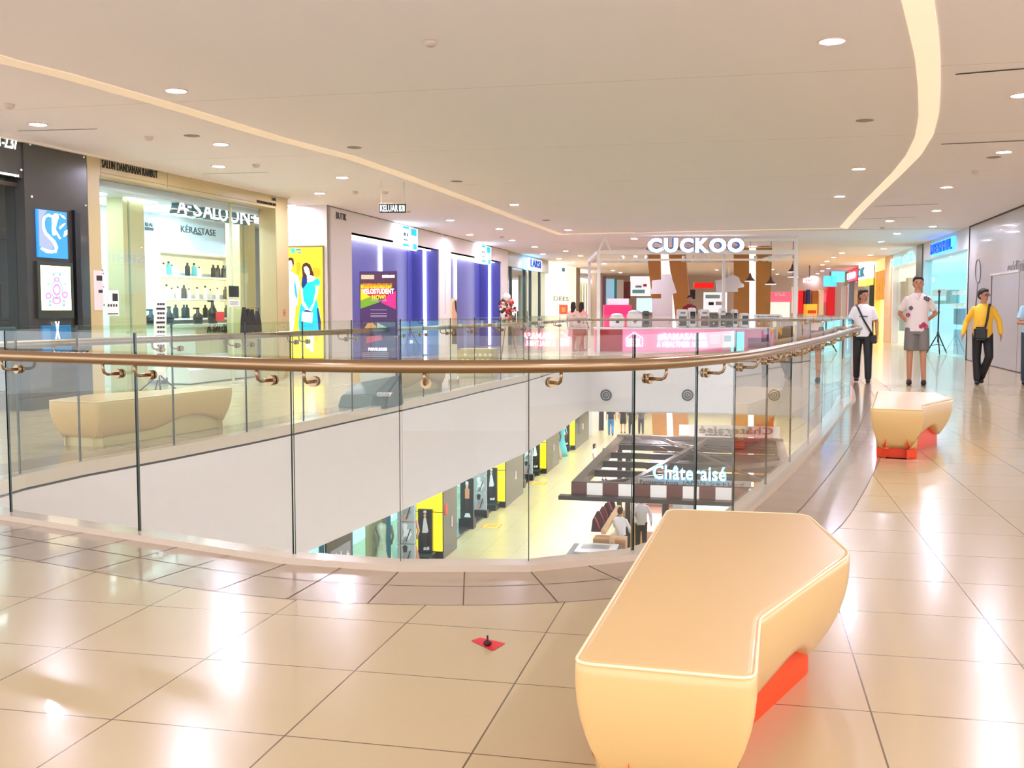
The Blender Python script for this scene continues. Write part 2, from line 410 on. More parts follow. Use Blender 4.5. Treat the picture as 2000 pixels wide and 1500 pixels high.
balustrade('glass_balustrade', 'curved glass balustrade with steel handrail, nearest the camera, sweeping right', NB, GLASS)
balustrade('glass_balustrade', 'glass balustrade across the far end of the void in front of the pink kiosk', FAREND+[CL], GLASS)
balustrade('glass_balustrade', 'green-tinted glass balustrade along the left side of the void', [CL]+FARL+[CAP[0]], GLASSF)

# ------------------------------------------------------------ benches
PB = [W(x, y, .45) for x, y in ((1117, 1292), (1478, 1325), (1487, 1206), (1665, 1080), (1578, 1003), (1303, 993))]   # FL FR IN RC BR BL
BO = Vector((PB[0].x, PB[0].y, 0)); BL_ = [Vector((p.x, p.y, 0))-BO for p in PB]
def bench(name, label, loc, rz, basecol):
    t = thing(name, label, 'bench', loc, rz)
    pts = BL_; n = len(pts); out = []
    rad = [.05, .05, .03, .08, .07, .06]
    for i, p in enumerate(pts):
        a = (pts[i-1]-p).normalized(); b = (pts[(i+1) % n]-p).normalized()
        for k in range(5):
            u = k/4; p0 = p+a*rad[i]; p2 = p+b*rad[i]; q = p0*(1-u)**2+p*2*u*(1-u)+p2*u*u; out.append((q, i, 0))
        L = (pts[(i+1) % n]-p).length-rad[i]-rad[(i+1) % n]; m_ = max(1, int(L/.08))
        for k in range(1, m_): out.append((p+b*(rad[i]+L*k/m_), i, k/m_))
    m_ = len(out); P = [o[0] for o in out]
    nr = []
    for i in range(m_):
        d = (P[(i+1) % m_]-P[i-1]).normalized(); nr.append(Vector((d.y, -d.x, 0)))
    def inset(z):
        u = max(0, min(1, (.45-z)/.36)); return .115*u**2.2-.006*math.sin(u*PI)
    def zb(seg, u):
        if seg == 2: return .09+.16*max(0, math.sin(PI*min(1, u*1.05)))**1.3*(1-.25*u)
        if seg == 5: return .09+.11*max(0, math.sin(PI*min(1, max(0, (u-.42)/.55))))**1.2
        return .09
    bm = bmesh.new(); rings = []
    lev = [0, .03, .08, .18, .3, .42, .54, .66, .78, .9, 1]
    rings.append([bm.verts.new((*(P[i]-nr[i]*.022).xy, .45)) for i in range(m_)])
    rings.append([bm.verts.new((*(P[i]-nr[i]*.006).xy, .445)) for i in range(m_)])
    for l in lev[1:]:
        r_ = []
        for i in range(m_):
            z1 = zb(out[i][1], out[i][2]); z = .445+(z1-.445)*l
            r_.append(bm.verts.new((*(P[i]-nr[i]*inset(z)).xy, z)))
        rings.append(r_)
    inn = []
    for i in range(m_):
        z1 = zb(out[i][1], out[i][2]); inn.append(bm.verts.new((*(P[i]-nr[i]*.16).xy, z1)))
    rings.append(inn)
    for A, D in zip(rings, rings[1:]):
        for i in range(m_):
            f = bm.faces.new((A[i], A[(i+1) % m_], D[(i+1) % m_], D[i])); f.smooth = True
    bm.faces.new(rings[0])
    local('seat_shell', fix(bm), BENCH, t)
    # plinth
    bm = bmesh.new(); prism(bm, [(P[i]-nr[i]*.135) for i in range(0, m_)], 0, .30); local('plinth', fix(bm), basecol, t)
    # piping bead along the top edge
    bm = bmesh.new(); tube(bm, [Vector((*(P[i]-nr[i]*.004).xy, .446)) for i in range(m_)], .0045, 6, closed=True)
    local('edge_bead', fix(bm), mat('bench_bead', (255, 236, 190), .3), t)
    return t
bench('bench', 'large cream moulded bench with orange plinth in the right foreground', BO, 0, ORANGE)
a = W(1700, 797, .45); bench('bench', 'cream bench with orange plinth on the right walkway, before the man in shorts', (a.x, a.y, 0), -.10, ORANGE)
p1 = W(213, 783, .45); p0 = W(456, 756, .45)      # its long side faces the void
d = (p1-p0).normalized(); l0 = BL_[5].normalized(); ang = math.atan2(d.y, d.x)-math.atan2(l0.y, l0.x)
bench('bench', 'cream-yellow bench behind the left balustrade, in front of the hair salon', (p0.x, p0.y, 0), ang, mat('cream_plinth', (236, 216, 160), .4))
p1 = W(772, 716, .45); p0 = W(876, 706, .45); d = (p1-p0).normalized(); ang = math.atan2(d.y, d.x)-math.atan2(l0.y, l0.x)
bench('bench', 'cream bench behind the left balustrade, to the right of the purple banner', (p0.x, p0.y, 0), ang, mat('cream_plinth', (236, 216, 160)))
# ------------------------------------------------------------ ceiling fittings
LAMPM = mat('lamp_lens', (255, 246, 232), .4, emit=LAMP, ec=(236, 231, 255))
TRIM = mat('lamp_trim', (232, 205, 185), .4)
CAN = mat('lamp_can', (120, 100, 85), .5)
def downlight(px, py, label, group, r=.095):
    p = W(px, py, CEIL); t = thing('downlight', label, 'ceiling light', p, 0, group)
    bm = bmesh.new(); lathe(bm, [(r, -.008), (r, 0), (r+.018, 0), (r+.018, -.012), (r, -.012), (r, -.008)], n=20, cap=False); tr_ = local('trim_ring', fix(bm), TRIM, t)
    bm = bmesh.new(); lathe(bm, [(0, -.004), (r*.96, -.004), (r*.96, -.001)], n=20)
    local('lens', bm, LAMPM, tr_)
    return t
near = [((344, 176), 'recessed downlight above the left end of the void, nearest on the left'),
 ((74, 242), 'recessed downlight over the dark shop at the far left'), ((1625, 79), 'recessed downlight beside the top of the curved cream slot'),
 ((1995, 185), 'recessed downlight cut by the right edge of the picture'), ((1961, 296), 'recessed downlight right of the cove, above the blue glow'),
 ((431, 281), 'upper recessed downlight of the pair over the salon'), ((427, 324), 'lower recessed downlight of the pair over the salon'),
 ((1677, 329), 'recessed downlight just left of the bend of the cream slot'), ((1849, 365), 'recessed downlight in the blue-lit patch of ceiling'),
 ((668, 346), 'recessed downlight between salon corner and exit sign, higher one'), ((624, 377), 'recessed downlight between salon corner and exit sign, lower one'),
 ((1640, 383), 'recessed downlight near the far end of the cream slot'), ((1829, 411), 'recessed downlight above the tall man in shorts'),
 ((570, 401), 'recessed downlight touching the right corner of the salon front'), ((879, 430), 'recessed downlight above the gap of the two blue shopfronts'),
 ((1004, 399), 'single recessed downlight inside the oval left of the kiosk'), ((1738, 431), 'recessed downlight before the dark ceiling step on the right'),
 ((1110, 449), 'recessed downlight just above the left corner of the kiosk frame'), ((1822, 442), 'recessed downlight right at the dark ceiling step'),
 ((975, 446.6), 'recessed downlight above the second blue sign'), ((917, 458), 'recessed downlight close to the left wall before the second blue sign')]
for (x, y), l in near: downlight(x, y, l, 'ceiling downlights')
for x, y in ((1000, 469), (1044, 482), (1060, 496), (1105, 490), (1134, 499.5), (1092, 505), (1119, 512), (1160, 508), (1180, 515), (1239, 466)):
    downlight(x, y, 'small distant downlight in the ceiling left of the kiosk', 'distant downlights left of the kiosk')
for x, y in ((1752, 456), (1721, 471.6), (1726, 485.5), (1700, 497.7), (1644.5, 494), (1628, 502.4), (1615, 510), (1606, 517), (1618, 524), (1606, 529), (1597, 534.4), (1588, 539)):
    downlight(x, y, 'small distant downlight in the ceiling of the right-hand corridor', 'distant downlights of the right corridor')
for x, y in ((1197, 528), (1212, 532), (1400, 527), (1509, 526), (1518, 535), (1300, 524)):
    downlight(x, y, 'small downlight seen under the kiosk frame', 'downlights seen through the kiosk')
# unseen downlights added behind and beside the camera to light the near area
for x, y, z in ((2.6, 1.6, 0), (-3.4, 2.6, 0), (5.6, 1.8, 0), (7.8, 5.0, 0)):
    px, py = proj((x, y, CEIL))
    if 0 < px < 2000 and 0 < py < 1500: continue
    t = downlight(0, 0, 'added unseen downlight above the camera, outside the picture', 'added downlights outside the picture'); t.location = (x, y, CEIL)
# small dark fittings
VENT = mat('vent_grey', (150, 134, 122), .5)
def disc(name, label, cat, px, py, r, h, m, group):
    p = W(px, py, CEIL); bm = bmesh.new(); lathe(bm, [(r*.6, -h), (r, -h*.4), (r, 0)], n=18); o = obj(name, fix(bm), m); o.location = p; tag(o, label, cat, group)
for (x, y), l in (((1689, 235), 'dark round air outlet in the ceiling left of the cream slot'), ((375, 265), 'round air outlet in the ceiling over the salon'), ((692, 288), 'star-shaped air outlet on the left cream line'), ((892, 354), 'small dark air outlet mid ceiling'), ((1067, 430), 'dark air outlet near the far left end of the oval'), ((1941, 307), 'grey air outlet beside the right downlight')):
    disc('air_outlet', l, 'ceiling vent', x, y, .10, .012, VENT, 'air outlets')
for (x, y), l in (((18, 204), 'smoke detector at the upper left edge of the picture'), ((1905, 334), 'dome detector in the ceiling at the right'), ((753, 374), 'dome detector left of the exit sign'), ((1723, 444), 'dome detector by the dark ceiling step'), ((694, 374), 'small sprinkler head between the two left downlights'), ((291, 267), 'sprinkler plate above the dark shop'), ((500, 321), 'sprinkler plate over the salon'), ((841, 80), 'faint white plate high in the ceiling'), ((797, 412), 'sprinkler head right of the exit sign'), ((980, 462), 'dome detector above the second blue shopfront')):
    disc('ceiling_detector', l, 'detector', x, y, .055, .045, mat('detector', (214, 196, 180), .5), 'ceiling detectors')
# exit sign
p = WY(767, 407, 18.0); t = thing('exit_sign', 'black hanging exit sign reading KELUAR with running man', 'exit sign', (p.x, p.y, p.z))
local('sign_box', B(((-.225, -.02, -.075), (.225, .02, .075))), mat('exit_black', (20, 22, 20), .4), t)
bm = bmesh.new(); box(bm, (-.225, -.021, .075), (.225, .021, .088)); box(bm, (-.2, -.004, .088), (-.19, .004, CEIL-p.z)); box(bm, (.19, -.004, .088), (.2, .004, CEIL-p.z)); local('hanger', fix(bm), mat('exit_frame', (190, 180, 160), .4), t)
o = text('KELUAR', (-.21, -.0205, -.055), (1, 0, 0), (0, 0, 1), .3, .11, .003, WGLOW, None, bold=.01); o.parent = t
bm = bmesh.new(); box(bm, (.11, -.024, -.05), (.205, -.0205, .05)); local('pictogram', fix(bm), mat('exit_green', (225, 240, 228), .4, emit=.6), t)
bm = bmesh.new()
for a, b in (((.14, .03), (.15, .01)), ((.15, .01), (.17, -.02)), ((.15, .0), (.13, -.03)), ((.15, .02), (.175, .01)), ((.17, -.02), (.17, -.045))): tube(bm, [(a[0], -.026, a[1]), (b[0], -.026, b[1])], .006, 6)
ball(bm, (.152, -.026, .038), .008); local('running_man', fix(bm), BLACK, t)

# ------------------------------------------------------------ left front: dark shop and hair salon
PA = Plane(W(565, 737), (W(565, 737)-W(67, 802)))
if PA.d.y < 0: PA.d = -PA.d
def P3(pl, u, z, off=0): return pl.pt(u, z, off)
uE = PA.U(565, 1.5); uS = PA.U(173, 2.5)
salon = thing('hair_salon_front', 'khaki-framed hair salon front with SALUN DANDANAN RAMBUT above', 'shopfront', PA.pt(uS, 0))
oL = PA.U(197, 2.4); oR = PA.U(539, 2.4); zO = PA.at(539, 407.5)[1]
bm = bmesh.new()
slab(bm, PA, uS, oL, 0, CEIL-.03, -.35, 0); slab(bm, PA, oR, uE, 0, CEIL-.03, -.35, 0); slab(bm, PA, oL, oR, zO, CEIL-.03, -.35, 0)
obj('portal_frame', fix(bm), KHAKI, salon)
bm = bmesh.new()
for x in (196.5, 327): u = PA.U(x, 3.2); slab(bm, PA, u, u+.008, zO, CEIL-.03, 0, .002)
u0, z0 = PA.at(197, 337); slab(bm, PA, u0, oR, z0-.004, z0+.004, 0, .002); slab(bm, PA, PA.U(540, 2), PA.U(540, 2)+.01, 0, zO+.3, 0, .002)
obj('panel_seam', fix(bm), mat('khaki_seam', (138, 120, 78), .6), salon)
ptext('SALUN DANDANAN RAMBUT', PA, (198, 307, 311, 327), mat('sign_black', (30, 26, 22), .4), salon, off=.003, bold=.02, name='shop_lettering')
ptext('SIB', PA, (530, 538, 385.5, 391.5), BLACK, salon, off=.003, name='unit_lettering')
ptext('WAKTU OPERASI 10AM-10PM', PA, (501, 538, 390.5, 395.5), BLACK, salon, off=.003, name='hours_lettering')
bm = bmesh.new()
u, z = PA.at(555, 611); 
for a in range(24):
    A0, A1 = a*PI/12, (a+1)*PI/12
    quad(bm, [PA.pt(u+math.cos(A0)*.05, z+math.sin(A0)*.07, .006), PA.pt(u+math.cos(A1)*.05, z+math.sin(A1)*.07, .006), PA.pt(u+math.cos(A1)*.035, z+math.sin(A1)*.05, .006), PA.pt(u+math.cos(A0)*.035, z+math.sin(A0)*.05, .006)])
quad(bm, [PA.pt(u-.03, z-.01, .006), PA.pt(u+.03, z-.01, .006), PA.pt(u+.03, z+.012, .006), PA.pt(u-.03, z+.012, .006)])
obj('no_smoking_sticker', fix(bm), mat('sticker_red', (220, 60, 40), .4), salon)
# end return and the pale cornice
bm = bmesh.new(); slab(bm, PA, PA.U(-60, 3), uE, CEIL-.03, CEIL, -.2, .05); struct('trim_15', fix(bm), mat('cornice', (240, 228, 214), .5))
# dark shop
uD = PA.U(52, 2); uX = PA.U(-90, 2)
dark = thing('dark_shopfront', 'charcoal panelled shopfront at the far left with lot number 2.37', 'shopfront', PA.pt(uD, 0))
bm = bmesh.new(); slab(bm, PA, uD, uS-.01, 0, CEIL-.03, -.5, 0); slab(bm, PA, uX, uD, PA.at(30, 345)[1], CEIL-.03, -.3, -.02)
obj('cladding', fix(bm), CHAR, dark)
bm = bmesh.new(); slab(bm, PA, uX, uD, 0, PA.at(30, 345)[1], -2.5, -2.4); slab(bm, PA, uX, uD, 2.9, 2.95, -2.4, -.1)
obj('interior_wall', fix(bm), mat('shop_brown', (58, 46, 34), .5), dark)
bm = bmesh.new()
for x, y in ((58, 282), (163, 307), (41, 332), (61.5, 384), (166.5, 401.5)): u, z = PA.at(x, y); ball(bm, PA.pt(u, z, .006), .016, 8)
obj('stud', fix(bm), PURE, dark)
ptext('LOT-2.37', PA, (-22, 35, 257, 281), WGLOW, dark, off=-.015, name='lot_lettering', bold=.02)
ptext('A RETAIL & SPACE BOUTIQUE', PA, (-30, 38, 330, 335), WGLOW, dark, off=-.015, name='small_lettering')
bm = bmesh.new(); slab(bm, PA, uX, uD, 0, 3.0, -.16, -.15); obj('shop_window', fix(bm), SHOPG, dark)
panel('black_mullion', PA, (143, 153, 411, 640), BLACK, dark, 0, .05)
PD = PA.shift(-2.35)
def on(pl, name, label, cat, r, m, o0=0, o1=.03, group=None):
    u0, u1, z0, z1 = pl.rect(*r); bm = bmesh.new(); slab(bm, pl, u0, u1, z0, z1, o0, o1); o = obj(name, fix(bm), m); return tag(o, label, cat, group)
o = on(PD, 'wall_mural', 'rust-orange arch artwork inside the dark shop', 'wall art', (-40, 38, 512, 566), mat('rust', (150, 78, 28), .6, emit=.5))  # emission lifts the mural in place of shop light
flat('arch_shape', PD, [(-30, 565), (-30, 525), (-18, 512), (4, 508), (22, 514), (34, 530), (37, 565)], mat('rust_light', (200, 112, 50), .6, emit=.5), o, .032)
o = on(PD, 'wall_mural', 'lower rust-orange arch panel inside the dark shop', 'wall art', (-40, 45, 600, 632), mat('rust', (150, 78, 28), .6))
flat('arch_shape', PD, [(-30, 631), (-28, 612), (-8, 602), (14, 603), (30, 614), (36, 631)], mat('rust_light', (190, 104, 44)), o, .032)
o = tag(flat('neon_drawing', PD, [(22, 527), (34, 513), (56, 526), (55, 529), (34, 517), (25, 529)], WGLOW, None, .05), 'white line drawing of a roof in the dark shop', 'neon sign')
ptext('B', PD, (25, 36, 522, 540), WGLOW, o, off=.05, name='letter')
o = on(PD, 'shelf_light', 'orange-lit display shelf high in the dark shop', 'shelf', (-30, 21, 380, 395), mat('shelf_orange', (222, 150, 60), .5, emit=.5), 0, .3)
o = on(PD, 'light_bar', 'bright white light bar under the dark shop ceiling', 'light', (-30, 37, 366, 377), WGLOW, 0, .1)
o = on(PD, 'display_stand', 'red and cyan product stand at the left edge', 'display', (-30, 9, 640, 672), mat('pinkred', (225, 80, 95), .5), 0, .4)
panel('cyan_box', PD, (-30, 8, 672, 688), mat('cyanbox', (120, 215, 240), .5), o, 0, .42)
# two screens
s = thing('lightbox_poster', 'blue lit poster with white curling ribbon figure, upper screen', 'poster', PA.pt(PA.U(100, 1.9), 1.9))
panel('poster_face', PA, (70, 128, 408, 502), mat('poster_blue', (40, 115, 175), .4, emit=.75), s, 0, .03)
flat('poster_shape', PA, [(71, 409), (88, 411), (80, 422), (78, 440), (82, 455), (92, 465), (100, 475), (99, 487), (90, 488), (73, 481), (72, 440)], mat('poster_lilac', (120, 130, 190), .4, emit=.7), s, .031)
def ribbon(name, pl, pts, wpx, m, parent, off=.033):
    L = []; R = []
    for i, p in enumerate(pts):
        a = pts[max(i-1, 0)]; b = pts[min(i+1, len(pts)-1)]; dx, dy = b[0]-a[0], b[1]-a[1]; l = math.hypot(dx, dy) or 1
        w_ = wpx[i] if isinstance(wpx, (list, tuple)) else wpx
        L.append((p[0]-dy/l*w_, p[1]+dx/l*w_)); R.append((p[0]+dy/l*w_, p[1]-dx/l*w_))
    return flat(name, pl, L+R[::-1], m, parent, off)
ribbon('poster_shape', PA, [(97, 423), (90, 420), (83, 424), (80, 433), (81, 446), (85, 456), (93, 464), (101, 472), (106, 484), (104, 494)], [2, 2.4, 2.4, 2.2, 2.4, 2.6, 2.8, 3, 3, 1], WGLOW, s)
flat('poster_shape', PA, [(98, 422), (103, 417), (109, 418), (110, 426), (107, 433), (104, 446), (105, 459), (99, 460), (97, 446), (98, 436), (97, 430)], WGLOW, s, .034)
for q in (((111, 445), (118, 438), (124, 436), (119, 442), (113, 448)), ((105, 450), (110, 458), (115, 466), (112, 467), (107, 459)), ((112, 418), (120, 422), (124, 428), (118, 425)), ((122, 452), (127, 449), (127, 458), (120, 463))): flat('poster_shape', PA, list(q), WGLOW, s, .034)
ribbon('poster_shape', PA, [(76, 485), (88, 491), (98, 492), (106, 488)], [2, 3.4, 3, 1], WGLOW, s, .0335)
s = thing('digital_screen', 'lit cream screen with pink floral ornament in a black frame', 'screen', PA.pt(PA.U(104, 1.3), 1.3))
panel('screen_frame', PA, (69, 139, 510, 622), mat('screen_frame', (52, 58, 48), .3), s, 0, .04)
panel('screen_face', PA, (75, 133, 518, 606), mat('screen_cream', (255, 238, 190), .4, emit=.95), s, .04, .045)
pk = mat('orn_pink', (235, 120, 170), .5, emit=.5); tl = mat('orn_teal', (90, 160, 160), .5, emit=.4)
def rings_(pl, cx, cy, rx, ry, w_, m, parent, off=.047, n=20):
    bm = bmesh.new()
    for k in range(n):
        a, b = 2*PI*k/n, 2*PI*(k+1)/n; ps = []
        for (t_, s_) in ((a, 1), (b, 1), (b, w_), (a, w_)):
            u, z = pl.at(cx+rx*s_*math.cos(t_), cy+ry*s_*math.sin(t_)); ps.append(pl.pt(u, z, off))
        quad(bm, ps)
    return obj('ornament', bm, m, parent)
rings_(PA, 105, 566, 12, 19, .85, tl, s); rings_(PA, 105, 566, 8, 12, .6, pk, s); rings_(PA, 105, 587, 9, 8, .6, pk, s); rings_(PA, 105, 546, 6, 5, .4, pk, s)
rings_(PA, 89, 578, 6, 7, .45, pk, s); rings_(PA, 121, 576, 6, 7, .45, pk, s); rings_(PA, 105, 536, 9, 4, .6, tl, s); rings_(PA, 92, 592, 3, 7, .4, tl, s); rings_(PA, 119, 592, 3, 7, .4, tl, s)
rings_(PA, 89, 555, 2.5, 3, .3, tl, s); rings_(PA, 121, 555, 2.5, 3, .3, tl, s)
o = on(PA, 'blue_board', 'bright blue board low on the dark shopfront', 'board', (80, 136, 636, 688), mat('board_blue', (10, 110, 170), .4, emit=.1), 0, .03)
ptext('X', PA, (104, 112, 628, 662), WGLOW, o, off=.031, name='white_mark')
# salon interior
PS = PA.shift(-2.0)      # back wall with the shelves
uL2, uR2 = PA.U(180, 2)-.3, uE-.36
bm = bmesh.new()
slab(bm, PS, uL2-3, uR2+5, 0, 3.2, -.1, 0)
slab(bm, PA, uL2-3, uL2-2.9, 0, 3.2, -2.0, -.36)
slab(bm, PA, uS-3, uR2, 3.1, 3.2, -2.0, -.36); slab(bm, PA, uR2, uR2+5, 3.1, 3.2, -2.0, -1.3)
obj('interior_wall', fix(bm), mat('salon_white', (226, 236, 240), .5), salon)
bm = bmesh.new()
for k in range(5): slab(bm, PA, uL2-.5+k*1.3, uL2+.3+k*1.3, 3.08, 3.1, -1.7, -.7)
obj('interior_light', fix(bm), glow('salon_light', (215, 240, 255), 6), salon)
gl = thing('salon_glazing', 'clear glass shop window of the hair salon behind the balustrade', 'shop window', PA.pt(oL, 0, -.3))
bm = bmesh.new(); slab(bm, PA, oL, oR-.05, .02, zO, -.31, -.30); obj('pane', fix(bm), SHOPG, gl)
for x in (198, 482): u = PA.U(x, 1.5); bm = bmesh.new(); slab(bm, PA, u, u+.03, 0, zO, -.33, -.29); obj('mullion', fix(bm), mat('mullion_pale', (214, 214, 176), .4), gl)
# inner khaki columns
PI1 = PA.shift(-.75)
for x0, x1, l in ((244, 285, 'khaki column inside the salon, left of the product shelves'), (470, 500, 'narrow khaki column inside the salon, right of the shelves')):
    c = thing('interior_column', l, 'column', PI1.pt(PI1.U(x0, 1), 0)); u0, u1 = PI1.U(x0, 1.5), PI1.U(x1, 1.5)
    bm = bmesh.new(); slab(bm, PI1, u0, u1, 0, 3.1, -.3, 0); obj('shaft', fix(bm), mat('column_khaki', (206, 196, 140), .4), c)
    bm = bmesh.new(); slab(bm, PI1, u0+.12, u0+.16, 0, 3.1, 0, .01); obj('edge_strip', fix(bm), mat('column_green', (150, 165, 120), .4), c)
# shelves with bottles
u0, u1, z0, z1 = PS.rect(287, 437, 492, 640)
sh = thing('product_shelf', 'white wall shelf unit with warm light strips behind the salon products', 'shelf unit', PS.pt(u0, 0))
bm = bmesh.new(); zs = [PS.at(287, y)[1] for y in (536, 582, 622)]
for z in zs: slab(bm, PS, u0, u1, z-.035, z, 0, .28)
slab(bm, PS, u0, u1, z1, z1+.05, 0, .3); slab(bm, PS, u0-.05, u0, 0, z1+.05, 0, .3); slab(bm, PS, u1, u1+.05, 0, z1+.05, 0, .3)
obj('boards', fix(bm), PURE, sh)
bm = bmesh.new()
for z in (z1,)+tuple(zs[:2]): slab(bm, PS, u0+.02, u1-.02, z-.34, z-.05, 0, .01)
obj('warm_backlight', fix(bm), glow('shelf_warm', (255, 236, 165), .6), sh)
random.seed(4)
kinds = []
def bottle(r, h, c, cap):
    bm = bmesh.new(); lathe(bm, [(r*.9, 0), (r, .01), (r, h*.7), (r*.5, h*.8), (r*.4, h*.86)], n=12)
    return fix(bm)
names = ['dark', 'white', 'teal', 'brown']
cs = [(30, 34, 30), (240, 240, 238), (110, 190, 190), (90, 66, 48)]
def make_bottle(u, z, k, h, label, pl, off, group):
    p = pl.pt(u, z, off); t = thing('product_bottle', label, 'bottle', p, 0, group); r = h*.2
    bb_ = local('bottle_body', bottle(r, h, 0, 0), mat('bottle_'+names[k], cs[k], .3), t)
    bm = bmesh.new(); lathe(bm, [(r*.42, h*.86), (r*.42, h), (0, h)], n=10); local('bottle_cap', fix(bm), mat('bottle_cap', (60, 60, 62), .3), bb_)
rows = [(zs[0], [(295, 1), (306, 1), (316, 2), (322, 1), (353, 0), (366, 2), (376, 1), (404, 0), (413, 0), (424, 0), (430, 0), (434, 0)], 'upper'),
        (zs[1], [(292, 2), (300, 1), (312, 1), (322, 1), (334, 1), (346, 3), (356, 1), (372, 1), (388, 1), (398, 1), (412, 1), (428, 3)], 'middle'),
        (zs[2], [(330, 0), (346, 0), (352, 0), (388, 0), (405, 0), (430, 0)], 'lower')]
ordn = ['leftmost', 'second', 'third', 'fourth', 'fifth', 'sixth', 'seventh', 'eighth', 'ninth', 'tenth', 'eleventh', 'twelfth']
for z, it, rn in rows:
    for i, (x, k) in enumerate(it):
        make_bottle(PS.U(x, z+.1), z, k, .26 if k == 0 else .2+.03*(i % 3), '%s hair product bottle, %s from the left on the %s salon shelf' % (names[k], ordn[i], rn), PS, .15, 'hair products on the salon shelves')
o = on(PS, 'wall_lettering_panel', 'white salon wall panel with dark lettering above the shelves', 'wall sign', (287, 437, 425, 486), mat('panel_white', (206, 232, 242), .4, emit=.1), 0, .02)
ptext('K\u00c9RASTASE', PS, (351, 419, 437, 453), mat('ink_teal', (50, 70, 76), .4), o, off=.022, bold=0)
ptext('PARIS', PS, (376, 392, 455, 458), mat('ink_teal', (50, 70, 76)), o, off=.022)
ptext('REAL', PS, (281, 297, 434, 441), mat('ink_teal', (50, 70, 76)), o, off=.022, name='small_lettering')
panel('dark_bar', PS, (281, 298, 443, 449), mat('ink_teal', (50, 70, 76)), o, .02, .024)
# hanging letters
PH = PA.shift(-.55)
hl = thing('hanging_sign_letters', 'white three-dimensional letters A-SALOON+ hanging inside the salon window', 'sign', PH.pt(PH.U(330, 2.6), 2.7))
s_ = 'A-SALOON+'; xs = [(330, 349), (351, 358), (362, 378), (381, 400), (401, 413), (412, 430), (433, 452), (455, 473), (476, 491)]
for i, ch in enumerate(s_):
    yt = 386+i*3.1; h = 30
    if ch == '-': yt += 13; h = 4
    if ch == '+': yt += 5; h = 18
    ls_ = ptext(ch, PH, (xs[i][0], xs[i][1], yt, yt+h), mat('letter_teal', (60, 104, 112), .4), hl, off=0, th=.15, name='letter_side', bold=.05)
    ptext(ch, PH, (xs[i][0], xs[i][1], yt, yt+h), glow('letter_white', (250, 255, 255), .7), ls_, off=.15, th=.01, name='letter_face', bold=.03)
bm = bmesh.new(); slab(bm, PH, PH.U(326, 2.9), PH.U(492, 2.9), 2.98, 3.0, .02, .14); obj('mounting_rail', fix(bm), PURE, hl)
# reception counter
PR = PA.shift(-1.15)
u0, u1 = PR.U(326, .8), PR.U(478, .8)
ct = thing('reception_counter', 'pale reception counter of the salon with dark A-SALOON+ lettering', 'counter', PR.pt(u0, 0))
bm = bmesh.new(); slab(bm, PR, u0, u1, .12, 1.0, -.6, 0); slab(bm, PR, u0-.03, u1+.03, 1.0, 1.05, -.65, .05); obj('counter_body', fix(bm), mat('counter_mint', (222, 232, 214), .3), ct)
bm = bmesh.new(); slab(bm, PR, u0+.9, u1-.1, .2, .95, 0, .02); obj('counter_panel', fix(bm), mat('counter_khaki', (206, 196, 150), .4), ct)
ptext('A-SALOON+', PR, (402, 458, 634, 650), BLACK, ct, off=.02, th=.03)
bm = bmesh.new(); ps = [PR.pt(u, z, o_) for u, o_, z in ((u0, .45, .02), (u1-.35, .45, .02), (u1-.35, .45, .25), (u0, .45, .25), (u0, 0, .02), (u1-.1, 0, .02), (u1-.1, 0, .5), (u0, 0, .5))]
v = [bm.verts.new(p) for p in ps]
for f in ((0, 1, 2, 3), (4, 7, 6, 5), (0, 4, 5, 1), (3, 2, 6, 7), (0, 3, 7, 4), (1, 5, 6, 2)): bm.faces.new([v[i] for i in f])
obj('sloping_base', fix(bm), PURE, ct)
for x, h, l in ((312, .25, 'dark bottle group left on the salon counter'), (347, .3, 'black pump bottle on the salon counter'), (402, .28, 'black dispenser on the salon counter'), (430, .42, 'black desk display on the salon counter')):
    p = PR.pt(PR.U(x+12, 1.1), 1.05, -.3); t = thing('counter_item', l, 'dispenser', p)
    bm = bmesh.new(); lathe(bm, [(.09, 0), (.09, h*.6), (.035, h*.75), (.03, h)], n=12); db_ = local('dispenser_body', fix(bm), mat('item_black', (34, 34, 34), .3), t)
    bm = bmesh.new(); box(bm, (-.09, -.02, h), (.03, .02, h+.03)); local('pump_head', fix(bm), BLACK, db_)
# arch standee in the salon doorway
PT = PA.shift(-.12)
st = thing('arched_standee', 'tall white round-topped standee with price list inside the salon', 'standee', PT.pt(PT.U(300, .5), 0))
pts = [(300, 742)]+[(300.5, 585)]+[(311.5-11.5*math.cos(a*PI/8), 583-12*math.sin(a*PI/8)) for a in range(1, 8)]+[(323.5, 583), (322, 742)]
flat('standee_board', PT, pts, mat('standee_white', (246, 246, 240), .4), st, 0, .02)
for y in range(592, 694, 9):
    for k in range(3 if (y//9) % 3 else 1):
        panel('price_line', PT, (305+k*5 if (y//9) % 3 else 303, 309+k*5 if (y//9) % 3 else 320, y, y+4), mat('ink', (40, 40, 44), .5), st, .02, .023)
bm = bmesh.new(); u = PT.U(311, .1); 
for s in (-.25, .25): tube(bm, [PT.pt(u, .3, 0), PT.pt(u+s, .0, -.25)], .012, 6); tube(bm, [PT.pt(u, .3, 0), PT.pt(u+s, .0, .2)], .012, 6)
obj('stand_leg', fix(bm), BLACK, st)
